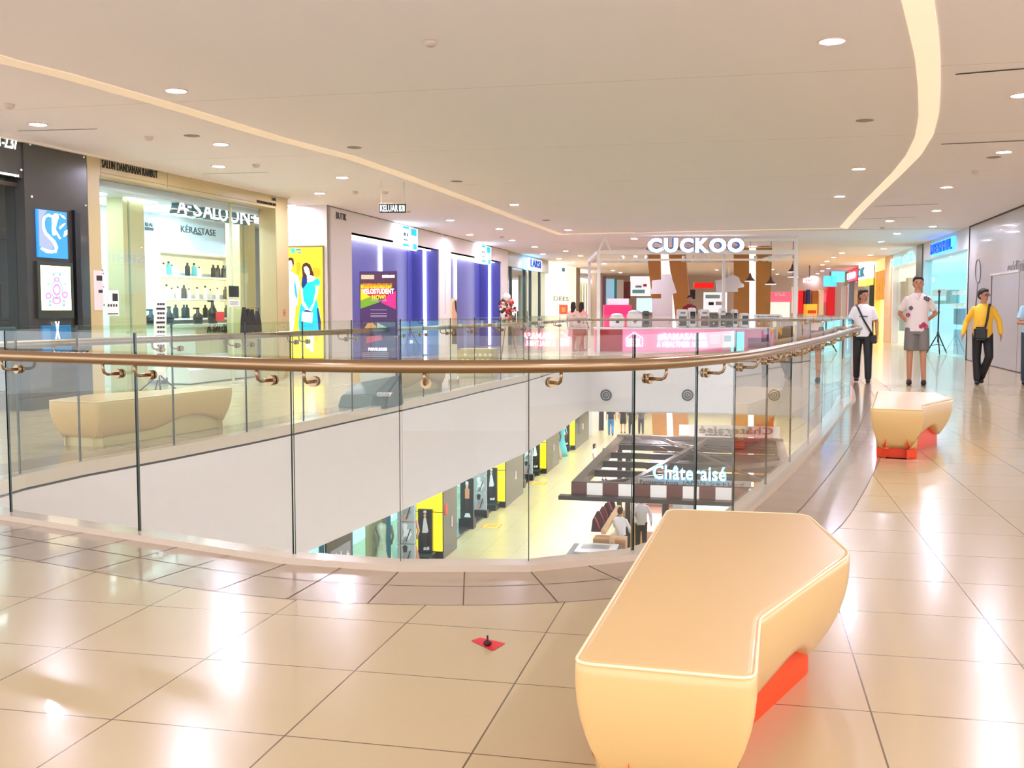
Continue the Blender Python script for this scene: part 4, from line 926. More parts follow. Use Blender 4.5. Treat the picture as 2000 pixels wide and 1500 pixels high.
for ch, a, b in (('C', 1264, 1291), ('U', 1295, 1322), ('C', 1326, 1352), ('K', 1356, 1383), ('O', 1383, 1416), ('O', 1418, 1451)):
    ls_ = ptext(ch, KP, (a, b, 466, 494), mat('letter_blue', (40, 90, 170), .4, emit=.15), sg, off=.0, th=.2, name='letter_side', bold=.2)
    ptext(ch, KP, (a, b, 466, 494), glow('letter_face', (255, 255, 255), 1.3), ls_, off=.2, th=.02, name='letter_face', bold=.12)
# track spots under the beam
for x in (1219, 1245, 1267, 1341, 1359, 1383, 1484, 1513):
    p = kp(ku(x, ZT), .6, ZT-.05); t = thing('track_spotlight', 'small white spotlight under the kiosk beam', 'spotlight', p, 0, 'spotlights on the kiosk beam')
    bm = bmesh.new(); lathe(bm, [(.0, -.02), (.05, -.02), (.055, -.2), (.04, -.2)], n=10); sb_ = local('spot_body', fix(bm), FW, t); bm = bmesh.new(); lathe(bm, [(0, -.195), (.045, -.195)], n=10, cap=False); local('spot_lens', bm, LED, sb_)
for x, y, l in ((1465, 549, 'brown conical pendant lamp left of the second gold column gap'), (1505, 555, 'brown conical pendant lamp at the right edge of the gold column'), (1548, 531, 'brown conical pendant lamp by the right kiosk post, higher one'), (1549, 541, 'brown conical pendant lamp by the right kiosk post, lower one')):
    p = WY(x, y, K0.y+(1.2 if x < 1540 else 2.2)); t = thing('pendant_lamp', l, 'pendant lamp', p)
    bm = bmesh.new(); lathe(bm, [(.17, 0), (.14, .04), (.06, .12), (.03, .22), (.01, .26)], n=16, cap=False); local('lamp_shade', fix(bm), mat('shade_brown', (104, 66, 50), .4), t)
    bm = bmesh.new(); lathe(bm, [(0, -.01), (.17, -.01), (.17, 0)], n=16); local('diffuser', fix(bm), WGLOW, t)
    bm = bmesh.new(); tube(bm, [(0, 0, .25), (0, 0, CEIL-p.z)], .006, 6); local('cord', fix(bm), BLACK, t)
# hanging boards shaped like a pot and a cooker
KH = KP.shift(-1.6)
BG_ = mat('board_pinkgrey', (228, 216, 212), .5)
t = tag(flat('display_board', KH, [(1269, 572), (1273, 562), (1273, 548), (1291, 546), (1291, 536), (1311, 536), (1312, 545), (1316, 556), (1321, 572), (1313, 574), (1313, 700), (1274, 700), (1274, 583), (1291, 583), (1291, 574), (1269, 574)], BG_, None, 0, .1), 'pale stepped board shaped like an appliance, before the left gold column', 'display board')
t = tag(flat('display_board', KH, [(1399, 570), (1397, 548), (1408, 546), (1421, 540), (1432, 537), (1442, 542), (1445, 551), (1452, 556), (1452, 561), (1440, 563), (1440, 570)], BG_, None, 0, .1), 'pale rounded cut-out board like a rice cooker hanging by the right gold column', 'display board')
bm = bmesh.new(); u = KH.U(1423, 2.6); slab(bm, KH, u-.01, u+.01, 2.3, ZT, .04, .06); obj('hanger_rod', fix(bm), FW, t)
# kiosk interior units and goods
bm = bmesh.new(); kbox(bm, ku(1187), ku(1243), 1.6, 2.2, 0, KP.at(1215, 595)[1]); o = obj('back_cabinet', fix(bm), mat('cab_magenta', (238, 40, 100), .4, emit=.25)); tag(o, 'hot pink back cabinet at the left inside the kiosk', 'cabinet')
bm = bmesh.new(); kbox(bm, ku(1195), ku(1238), 1.7, 2.1, KP.at(1215, 595)[1], KP.at(1215, 595)[1]+.2); obj('white_goods', fix(bm), PURE, o)
def appl(x0, x1, y0, kind, label):
    a0, a1 = ku(x0), ku(x1); h = KP.at(x0, y0)[1]-CTH; t = thing('air_purifier' if kind != 'cooker' else 'rice_cooker', label, 'appliance', kp((a0+a1)/2, .4, CTH), math.atan2(KA.y, KA.x)); wd = (a1-a0)/2
    bm = bmesh.new(); box(bm, (-wd, -.2, .01), (wd, .2, h)); bmesh.ops.bevel(bm, geom=list(bm.edges), offset=.03, segments=2, affect='EDGES'); local('body', fix(bm), {'white': PURE, 'dark': PURE, 'wine': PURE, 'cooker': PURE, 'grey': mat('appl_grey', (110, 104, 100), .4)}[kind], t)
    if kind in ('dark', 'wine'): fp_ = local('front_panel', B(((-wd*.8, -.215, .05), (wd*.8, -.2, h*.62))), mat('appl_'+kind, (52, 50, 48) if kind == 'dark' else (112, 50, 54), .3), t); local('control_panel', B(((-wd*.5, -.21, h*.75), (wd*.5, -.2, h*.85))), mat('appl_ctrl', (150, 150, 152), .3), t)
    elif kind == 'cooker':
        bm = bmesh.new(); lathe(bm, [(wd*.9, h), (wd*.8, h+.06), (wd*.3, h+.1), (0, h+.1)], n=14); local('lid', fix(bm), PURE, t); local('front_dial', B(((-.05, -.215, h*.4), (.05, -.2, h*.6))), BLACK, t)
    else: local('front_panel', B(((-wd*.7, -.215, h*.2), (wd*.7, -.2, h*.8))), BLACK, t)
for a in ((1193, 1221, 618, 'cooker', 'white wide rice cooker at the left end of the pink counter'), (1227, 1256, 612, 'cooker', 'second white rice cooker on the pink counter'), (1258, 1270, 607, 'grey', 'slim grey dispenser beside the pale board'),
          (1326, 1345, 604, 'dark', 'white purifier with black front below the first gold column'), (1348, 1362, 601, 'white', 'plain white slim purifier left of the attendant'), (1369, 1388, 604, 'wine', 'white purifier with wine-red front before the attendant'),
          (1390, 1406, 612, 'grey', 'grey coffee-machine-like unit right of the attendant'), (1409, 1420, 601, 'dark', 'narrow white purifier with black front by the middle post'), (1422, 1432, 611, 'grey', 'small grey unit behind the middle post'), (1434, 1444, 604, 'white', 'slim white purifier before the second gold column'), (1450, 1466, 611, 'white', 'low white cooker box below the pendant lamps')):
    appl(*a)
o = tag(obj('counter_sign', B(), PURE), 'x', 'sign') if False else None
bm = bmesh.new(); v = [kp(ku(1475), .1, CTH+.28), kp(ku(1532), .1, CTH+.28), kp(ku(1530), .3, CTH+.40), kp(ku(1477), .3, CTH+.40)]
quad(bm, v); quad(bm, [p+Vector((0, .03, -.02)) for p in v][::-1]); o = obj('tilted_sign_board', bm, PURE); tag(o, 'tilted white sign board at the right end of the pink counter', 'sign')
text('WELCOME TO HEALTHY HOME', kp(ku(1480), .14, CTH+.31), KA, Vector((0, .2, .12)), ku(1525)-ku(1480), .08, .004, mat('ink_grey', (120, 110, 116), .5), o)
for a, b in ((1478, 0), (1528, 0)): bar('sign_leg', kp(ku(a), .2, CTH), kp(ku(a), .2, CTH+.3), .015, FW, o)
# shelves and posters deep inside / behind the kiosk
KD = KP.shift(-7)
bk = thing('kiosk_back_wall', 'white shelving wall with coloured leaflets behind the kiosk', 'shelf wall', KD.pt(KD.U(1230, 1), 0))
for r, c in (((1231, 1270, 540, 578), (226, 232, 236)), ((1243, 1274, 582, 610), (196, 232, 236)), ((1374, 1418, 571, 610), (236, 240, 246)), ((1500, 1540, 590, 620), (236, 226, 214))): panel('shelf_panel', KD, r, mat('kp%d' % r[0], c, .5, emit=.35), bk, 0, .2)
for r, c in (((1234, 1258, 566, 573), (120, 200, 205)), ((1255, 1262, 555, 560), (190, 60, 80)), ((1240, 1252, 558, 562), (150, 156, 176)), ((1382, 1392, 590, 596), (30, 20, 40)), ((1376, 1404, 576, 583), (180, 220, 226)), ((1346, 1356, 566, 584), (36, 38, 56)), ((1396, 1410, 589, 596), (210, 200, 214))): panel('shelf_print', KD, r, mat('kq%d' % r[0], c, .5), bk, .2, .22)
on(KD, 'red_sign', 'plain red panel hanging behind the middle of the kiosk', 'sign', (1355, 1393, 552, 563), mat('panel_red', (205, 22, 18), .4, emit=.5), 0, .1)
on(KD, 'dark_doorway', 'dark red-brown doorway seen through the kiosk at left', 'doorway', (1215, 1231, 550, 583), mat('door_maroon', (104, 40, 24), .5), 0, .1)
o = on(KD, 'pink_banner', 'red and pink sale banner right of the gold column', 'banner', (1505, 1545, 570, 590), mat('ban_pink', (238, 90, 110), .4, emit=.4), 0, .1); ptext('SALE', KD, (1512, 1532, 571, 578), PURE, o, off=.1, bold=.04)
for r, c, l in (((1175, 1182, 540, 676), (90, 60, 70), 'dark narrow curtain left inside the kiosk frame'), ((1182, 1198, 545, 676), (150, 205, 228), 'pale blue curtain panel left inside the kiosk frame'), ((1198, 1203, 545, 676), (20, 110, 120), 'teal edge panel left inside the kiosk frame'), ((1203, 1216, 547, 676), (170, 156, 140), 'taupe wall panel beyond the kiosk'), ):
    on(KD, 'side_panel', l, 'panel', r, mat('sp%d' % r[0], c, .5, emit=.15), .3, .35)
# ------------------------------------------------------------ right side: grey hoarding
q1 = W(1887, 703); PRW = Plane(q1, (q1-W(1470, 605.9)).normalized() if False else Vector((.2375, 1, 0)))
u1 = 0; u2 = PRW.U(2130, 1.5)
bm = bmesh.new(); slab(bm, PRW, min(u1, u2), max(u1, u2), 0, CEIL, -.2, 0); struct('wall_right', fix(bm), mat('hoarding_grey', (188, 190, 194), .3, coat=.3))
bm = bmesh.new(); slab(bm, PRW, min(u1, u2), max(u1, u2), CEIL-.03, CEIL, 0, .02); slab(bm, PRW, min(u1, u2), max(u1, u2), 0, .02, 0, .004); slab(bm, PRW, u1-.02, u1+.02, 0, CEIL, 0, .02); struct('trim_17', fix(bm), mat('seam_dark2', (60, 54, 50), .6))
u = PRW.U(1937, 1.5); zt = PRW.at(1937, 539)[1]
d = thing('hoarding_door', 'flush grey service door with bright top edge in the grey hoarding', 'door', PRW.pt(u, 0))
ud = PRW.U(1990, 1.5); bm = bmesh.new(); slab(bm, PRW, min(u, ud), max(u, ud), .02, zt, 0, .012); obj('door_leaf', fix(bm), mat('door_grey', (182, 184, 188), .3), d)
bm = bmesh.new(); slab(bm, PRW, u-.03, u+.03, 0.02, zt, .012, .02); obj('door_gap', fix(bm), mat('gap_brown', (70, 58, 54), .6), d)
bm = bmesh.new(); slab(bm, PRW, min(u, ud), max(u, ud)+.1, zt, zt+.05, 0, .03); obj('door_head', fix(bm), PURE, d)
hs = thing('hoarding_graphics', 'thin dark lettering and ribbon loop printed on the grey hoarding', 'wall graphic', PRW.pt(PRW.U(1970, 2), 2))
ptext('eyJdlini', PRW, (1968, 2000, 512, 541), mat('ink_hoard', (120, 116, 112), .5), hs, off=.002, th=.004, bold=0)
ptext('FLEXIBLE', PRW, (1974, 1980, 660, 690), PURE, hs, off=.002, th=.004, rot=True, bold=0)
pts = []
for k in range(17):
    a = PI*2*k/16; pts.append((1911+5*math.sin(a)+(0), 530+26*(-math.cos(a))*.9))
bm = bmesh.new(); tube(bm, [PRW.pt(*PRW.at(*p), .004) for p in pts], .02, 6); tube(bm, [PRW.pt(*PRW.at(*p), .004) for p in ((1910, 552), (1909, 575), (1906, 600))], .02, 6); obj('loop_graphic', fix(bm), mat('ink_hoard', (120, 116, 112)), hs)
# ------------------------------------------------------------ right side shops beyond
PR2 = Plane(PRW.pt(0, 0), GB)
ur = lambda x, z=1.5: PR2.U(x, z)
def rfront(name, label, xa, xb, top, fasc, body, inner, win=True, sets=1.6):
    t = thing(name, label, 'shopfront', PR2.pt(ur(xa), 0)); a, b = sorted((ur(xa), ur(xb)))
    bm = bmesh.new(); slab(bm, PR2, a, b, top, CEIL, -.25, 0); obj('fascia', fix(bm), fasc, t)
    bm = bmesh.new(); slab(bm, PR2, a, a+.15, 0, top, -.25, 0); obj('jamb', fix(bm), body, t)
    bm = bmesh.new(); slab(bm, PR2, b-.15, b, 0, top, -.25, 0); obj('jamb', fix(bm), body, t)
    bm = bmesh.new(); slab(bm, PR2, a, b, 0, top, -sets-.1, -sets); slab(bm, PR2, a, b, top-.05, top, -sets, -.25); slab(bm, PR2, a, a+.06, 0, top, -sets, -.25); slab(bm, PR2, b-.06, b, 0, top, -sets, -.25); obj('interior_wall', fix(bm), inner, t)  # where the inner material emits, its glow stands in for shop lamps
    if win: bm = bmesh.new(); slab(bm, PR2, a+.15, b-.15, .02, top, -.15, -.14); obj('shop_window', fix(bm), SHOPG, t)
    return t
t = rfront('blue_glass_shopfront', 'bright cyan-lit glass shopfront with blue lettering next to the grey hoarding', 1889, 1801, 2.92, mat('fascia_paleblue', (214, 222, 224), .4), mat('jamb_pale', (205, 228, 228), .4), mat('inner_cyan', (185, 232, 244), .5, emit=.42, ec=(165, 236, 250)), True, 2.2)
q = thing('blue_sign_letters', 'slanted bright blue lit letters on the fascia of the cyan shopfront', 'sign', PR2.pt(ur(1844), 3.1))
u0, u1, z0, z1 = PR2.rect(1822, 1867, 474, 497)
bm = bmesh.new(); slab(bm, PR2, min(u0, u1), max(u0, u1), 2.98, 3.36, .0, .05); obj('sign_halo', fix(bm), glow('halo_blue', (70, 190, 255), 1.0), q)
a, b = sorted((ur(1824), ur(1865)))
text('JRESPOKE', PR2.pt(b, 3.02, .06), PR2.pt(a, 0)-PR2.pt(b, 0), (0, 0, 1), b-a, .3, .06, mat('letters_blue', (10, 90, 215), .4, emit=.7), q, bold=.03, slant=.02) if False else None
PRt = PR2
def rtext(s, x0, x1, z0, z1, m, parent, off=.06, th=.05, **k):
    A_, B_ = PR2.pt(ur(x0, (z0+z1)/2), z0, off), PR2.pt(ur(x1, (z0+z1)/2), z0, off)
    return text(s, A_, B_-A_, (0, 0, 1), (B_-A_).length, z1-z0, th, m, parent, **k)
rtext('MESPHIL', 1824, 1865, 3.02, 3.33, mat('letters_blue', (10, 80, 205), .4, emit=.6), q, bold=.04)
for i, (xa, xb, z0, z1, c) in enumerate(((1806, 1832, 1.75, 1.95, (200, 240, 240)), (1808, 1830, 1.5, 1.6, (90, 190, 190)), (1845, 1868, 1.4, 1.5, (235, 250, 252)), (1845, 1868, 1.75, 1.85, (235, 250, 252)), (1849, 1862, .9, 1.35, (60, 150, 175)), (1834, 1842, 1.5, 1.9, (90, 180, 185)), (1850, 1876, .05, .75, (120, 200, 232)))):
    a, b = sorted((ur(xa), ur(xb))); bm = bmesh.new(); slab(bm, PR2, a, b, z0, z1, -.45, -.2); obj('interior_shelf', fix(bm), mat('rs%d' % i, c, .4, emit=.25), t)
o = thing('dark_green_pillar', 'narrow dark green-grey pillar between the cyan and the white shopfronts', 'pillar', PR2.pt(ur(1794), 0)); a, b = sorted((ur(1800), ur(1789)))
bm = bmesh.new(); slab(bm, PR2, a, b, 0, CEIL, -.3, .03); obj('pillar_body', fix(bm), mat('pillar_green', (110, 132, 128), .3), o)
t = rfront('white_shopfront', 'white framed shopfront with pale niches right of the beige pillar', 1788, 1742, 2.95, mat('fascia_white', (236, 242, 240), .4), PURE, mat('inner_ivory', (240, 240, 226), .5, emit=.5))
for i, (xa, xb, z0, z1, c) in enumerate(((1742, 1752, 1.5, 2.4, (180, 170, 140)), (1742, 1752, .9, 1.4, (170, 170, 150)), (1746, 1751, .5, 1.2, (120, 180, 190)), (1757, 1762, 0, 2.5, (214, 206, 180)), (1768, 1778, .1, 2.2, (250, 246, 236)))):
    a, b = sorted((ur(xa), ur(xb))); bm = bmesh.new(); slab(bm, PR2, a, b, z0, z1, -.45, -.2); obj('niche', fix(bm), mat('nc%d' % i, c, .4, emit=.1), t)
rtext('CARA', 1745, 1764, 3.0, 3.3, mat('letters_cyan', (120, 220, 235), .4, emit=.8), t, bold=.04); rtext('OAK', 1770, 1786, 3.0, 3.3, mat('letters_cyan', (120, 220, 235)), t, bold=.04)
o = thing('beige_pillar', 'beige wood-look pillar before the white shopfront', 'pillar', PR2.pt(ur(1735), 0)); a, b = sorted((ur(1741), ur(1729)))
bm = bmesh.new(); slab(bm, PR2, a, b, 0, CEIL, -.5, .05); obj('pillar_body', fix(bm), mat('pillar_peach', (236, 204, 160), .4), o)
t = rfront('food_shopfront', 'warm yellow lit food shop with vertical wooden slats', 1728, 1707, 3.0, mat('fascia_yellow', (250, 220, 140), .4, emit=.3), mat('slat_yellow', (240, 196, 100), .4, emit=.2), mat('inner_yellow', (255, 222, 130), .5, emit=.7), False)
a, b = sorted((ur(1728), ur(1707)))
for k in range(7):
    u = a+(b-a)*(k+.5)/7; bm = bmesh.new(); slab(bm, PR2, u-.12, u+.12, 1.75, 3.0, -.2, -.05); obj('slat', fix(bm), mat('slat_wood', (226, 170, 70), .4), t)
bm = bmesh.new()
for k in range(5): slab(bm, PR2, a+.3, b-.3, .25+.28*k, .3+.28*k, -1.2, -.4)
obj('food_shelf', fix(bm), mat('food_cream', (255, 244, 214), .4, emit=.3), t)
bm = bmesh.new(); slab(bm, PR2, a+.3, b-.3, 1.42, 1.6, -1.0, -.5); obj('food_tray', fix(bm), mat('food_red', (190, 70, 50), .5), t)
q = thing('food_sign', 'white and yellow hanging box sign with blue mark above the food shop', 'sign', PR2.pt(ur(1694), 2.9)); a, b = sorted((ur(1705), ur(1688)))
bm = bmesh.new(); slab(bm, PR2, a, b, 2.75, CEIL-.02, 0, .3); obj('sign_upper', fix(bm), glow('sgn_w', (230, 250, 255), 1.0), q); bm = bmesh.new(); slab(bm, PR2, a, b, 2.45, 2.74, 0, .3); obj('sign_lower', fix(bm), mat('sgn_y', (250, 205, 90), .4, emit=.5), q)
rtext('OK', 1690, 1703, 2.85, 3.3, mat('letters_teal', (60, 150, 180), .4), q, off=.31, bold=.04)
t = rfront('dark_shopfront_right', 'black-fronted shop with red lit sign on the right corridor', 1687, 1657, 2.9, mat('fascia_olive', (176, 156, 110), .4), mat('jamb_steel', (160, 165, 170), .3), mat('inner_black', (34, 36, 44), .4), True, .5)
t.name = 'black_shopfront'
q = thing('red_sign_letters', 'red lit sign letters over the black-fronted shop', 'sign', PR2.pt(ur(1670), 3.0)); a, b = sorted((ur(1679), ur(1661)))
bm = bmesh.new(); slab(bm, PR2, a, b, 2.85, 3.4, 0, .15); obj('sign_back', fix(bm), mat('sgn_red', (215, 25, 50), .4, emit=.6), q); rtext('ETDD', 1662, 1678, 2.95, 3.3, mat('sgn_pink', (255, 190, 200), .4, emit=.9), q, off=.16, bold=.04)
t = rfront('beige_far_shopfront', 'far beige shopfront with small goods left of the black shop', 1655, 1643, 2.8, mat('fascia_olive', (176, 156, 110)), PURE, mat('inner_beige', (216, 190, 160), .5, emit=.2))
for xa, c, l in ((1637, (90, 180, 215), 'round cyan hanging sign at the far right corridor'), (1629, (60, 150, 220), 'blue round hanging sign farther in the right corridor')):
    p = WY(xa-8 if xa == 1629 else xa, 541 if xa == 1637 else 549, 60); bm = bmesh.new(); box(bm, (-.35, -.1, -.3), (.35, .1, .3)); o = obj('hanging_sign', fix(bm), glow('hs%d' % xa, c, .9)); o.location = p; tag(o, l, 'sign')
    obj('hanger_rod', B(((-.02, -.02, .3), (.02, .02, CEIL-p.z))), DGREY).parent = o
# far end wall decorations
FE = Plane((0, YF-.02), (1, 0))
for (r, c, e, l, n_, cat) in (((1557, 1566, 568, 612), (205, 20, 25), .35, 'tall red banner at the far corridor end, leftmost', 'red_banner', 'banner'), ((1568, 1571, 568, 612), (110, 20, 30), .1, 'dark red strip beside the red banner', 'wall_strip', 'panel'), ((1574, 1580, 566, 595), (50, 50, 90), .1, 'navy and white vertical sign at the corridor end', 'vertical_sign', 'sign'), ((1584, 1596, 568, 612), (176, 100, 30), .1, 'orange-brown door panel at the corridor end', 'door_panel', 'door'), ((1597, 1606, 567, 615), (226, 190, 150), .2, 'pale peach pillar at the corridor end', 'far_pillar', 'pillar'), ((1607, 1611, 572, 590), (240, 90, 120), .4, 'small pink sign at the corridor end', 'pink_sign', 'sign'), ((1614, 1628, 561, 617), (190, 10, 20), .35, 'broad dark red wall panel near the corridor end', 'red_wall_panel', 'panel'), ((1545, 1556, 560, 612), (230, 214, 196), .2, 'cream wall panel behind the right kiosk post', 'cream_panel', 'panel')):
    on(FE, n_, l, cat, r, mat('fe%d' % r[0], c, .5, emit=e), 0, .3)
FX = Plane((0, 52), (1, 0))
o = on(FX, 'promotion_box', 'orange and yellow food promotion board in the far corridor', 'board', (1569, 1590, 594, 656.5), mat('promo_orange', (240, 150, 40), .5, emit=.4), 0, .5); panel('promo_print', FX, (1572, 1588, 606, 612), mat('promo_red', (205, 60, 30), .5), o, .5, .52)
o = on(FX, 'hanging_far_sign', 'red-rimmed oval sign hanging at the end of the corridor', 'sign', (1568, 1592, 544, 552), mat('far_oval', (240, 190, 180), .5, emit=.5), 0, .1); obj('hanger_rod', B(((FX.pt(FX.U(1580, 3), 0).x-.02, 51.9, 2.9), (FX.pt(FX.U(1580, 3), 0).x+.02, 51.95, CEIL))), DGREY, o); ptext('EXIT', FX, (1573, 1588, 546, 550), mat('far_red', (190, 40, 40)), o, off=.1, bold=.04)
# wall closing the far left corridor
bm = bmesh.new(); slab(bm, PC, uc(1165), uc(1230), 0, CEIL, -.3, 0); struct('wall_left_far', fix(bm), mat('wall_far', (214, 196, 180)))
# tripod before the cyan shop
p = W(1831, 692); t = thing('tripod_stand', 'black tripod stand in front of the cyan-lit shopfront', 'tripod', p)
bm = bmesh.new(); tube(bm, [(0, 0, .35), (0, 0, 1.85)], .022, 8); local('pole', fix(bm), BLACK, t)
for a in (.3, 2.4, 4.5):
    bm = bmesh.new(); tube(bm, [(0, 0, .62), (math.cos(a)*.33, math.sin(a)*.33, .02)], .018, 6); tube(bm, [(0, 0, .3), (math.cos(a)*.2, math.sin(a)*.2, .25)], .01, 6); local('leg', fix(bm), BLACK, t)
bm = bmesh.new(); lathe(bm, [(.035, 1.2), (.035, 1.28)], n=8); lathe(bm, [(.04, .58), (.04, .66)], n=8); lathe(bm, [(.05, 1.82), (.03, 1.9)], n=8); local('collar', fix(bm), DGREY, t)
# perforated seat block behind the left balustrade
p = W(938, 737); t = thing('perforated_stool', 'tan seat block with round white holes behind the left balustrade', 'stool', p, -YAW)
bm = bmesh.new(); box(bm, (-.42, -.2, 0), (.3, .3, .56)); bmesh.ops.bevel(bm, geom=list(bm.edges), offset=.03, segments=2, affect='EDGES'); sb2 = local('stool_body', fix(bm), mat('stool_tan', (206, 184, 124), .45), t)
for i in range(6):
    for k in range(4):
        if (i+k) % 5 == 4: continue
        bm = bmesh.new(); x = -.3+i*.1+(.05 if k % 2 else 0)
        c_ = bm.verts.new((x, -.203, .12+k*.11)); rr = [bm.verts.new((x+.028*math.cos(a*PI/5), -.203, .12+k*.11+.028*math.sin(a*PI/5))) for a in range(10)]
        for a in range(10): bm.faces.new((c_, rr[a], rr[(a+1) % 10]))
        local('round_hole', fix(bm), mat('hole_white', (252, 246, 226), .4), sb2)
# red floor sticker
bm = bmesh.new()
quad(bm, [W(920, 1251, .002), W(938, 1245, .002), W(987, 1256, .002), W(962, 1271, .002)][::-1]); bm.faces.ensure_lookup_table()
o = obj('red_floor_tape', bm, mat('tape_red', (235, 40, 60), .5)); 
o.data.flip_normals() if o.data.polygons[0].normal.z < 0 else None
tag(o, 'small piece of red tape stuck on the floor before the void', 'tape')
bm = bmesh.new(); p = W(952, 1262, 0); ball(bm, p+Vector((0, 0, .012)), (.018, .012, .012), 8); tube(bm, [p+Vector((0, 0, .01)), p+Vector((.0, .01, .04))], .004, 6); obj('dark_stub', fix(bm), mat('stub_dark', (60, 20, 20), .5), o)
# curved-wall loudspeakers in the fascia
FEp = Plane(CL, GA)
for x, l in ((1184, 'round black loudspeaker in the far fascia, left'), (1343, 'round black loudspeaker in the far fascia, middle'), (1512, 'round loudspeaker in the far fascia, right')):
    u, z = FEp.at(x, 771.5); p = FEp.pt(u, z, .03); t = thing('wall_loudspeaker', l, 'loudspeaker', p, -YAW)
    for nm, r0, r1, m, y in (('outer_ring', .16, .12, BLACK, 0), ('inner_ring', .085, .055, BLACK, -.005)):
        bm = bmesh.new(); lathe(bm, [(r1, 0), (r1, .02), (r0, .02), (r0, 0), (r1, 0)], n=22, cap=False); o = local(nm, fix(bm), m, t); o.rotation_euler = (PI/2, 0, 0)
    bm = bmesh.new(); lathe(bm, [(0, 0), (.11, 0), (.11, .008), (0, .008)], n=22); o = local('speaker_cone', fix(bm), mat('cone_grey', (205, 200, 196), .4), t); o.rotation_euler = (PI/2, 0, 0)
    bm = bmesh.new(); lathe(bm, [(0, 0), (.025, 0), (.025, .02), (0, .02)], n=12); o = local('dust_cap', fix(bm), BLACK, t); o.rotation_euler = (PI/2, 0, 0)
# ------------------------------------------------------------ level below: yellow and black shop fronts on the left
L0 = W(866.6, 1092, LOW); PLo = Plane(L0, GB)
def lp(u, a, z=0): return L0+GB*u+GA*a+Vector((0, 0, z))
def lbox(bm, u0, u1, a0, a1, z0, z1, mi=0):
    v = [bm.verts.new(lp(u, a, z)) for u in (u0, u1) for a in (a0, a1) for z in (z0, z1)]
    for f in ((0, 1, 3, 2), (4, 6, 7, 5), (0, 4, 5, 1), (2, 3, 7, 6), (0, 2, 6, 4), (1, 5, 7, 3)): bm.faces.new([v[i] for i in f]).material_index = mi
HL = FB-.06-LOW
def lfigure(name, parent, u, a0, a1, z0, z1, shapes):
    """cut-out figure on a panel facing the camera; shapes are (points in 0..1, material)"""
    for k, (pts, m) in enumerate(shapes):
        bm = bmesh.new(); A = []; D = []
        for x, y in pts:
            A.append(bm.verts.new(lp(u-.004*(k+1), a0+(a1-a0)*x, z0+(z1-z0)*y))); D.append(bm.verts.new(lp(u, a0+(a1-a0)*x, z0+(z1-z0)*y)))
        n = len(A); bm.faces.new(A); bm.faces.new(D[::-1])
        for i in range(n): bm.faces.new((A[i], D[i], D[(i+1) % n], A[(i+1) % n]))
        obj(name, fix(bm), m, parent)
skinp = mat('print_skin', (226, 178, 150), .5); wh = mat('print_white', (240, 238, 234), .4); dk = mat('print_dark', (40, 38, 38), .5); gy = mat('print_grey', (150, 152, 154), .5); pch = mat('print_peach', (225, 150, 110), .5)
lab = ['first and nearest', 'second', 'third', 'fourth and farthest']
us = [PLo.U(x, LOW)*(1 if PLo.d.dot(GB) > 0 else -1) for x in (866.6, 988, 1068, 1124)]; ue = [PLo.U(x, LOW) for x in (893, 1022, 1092, 1150)]
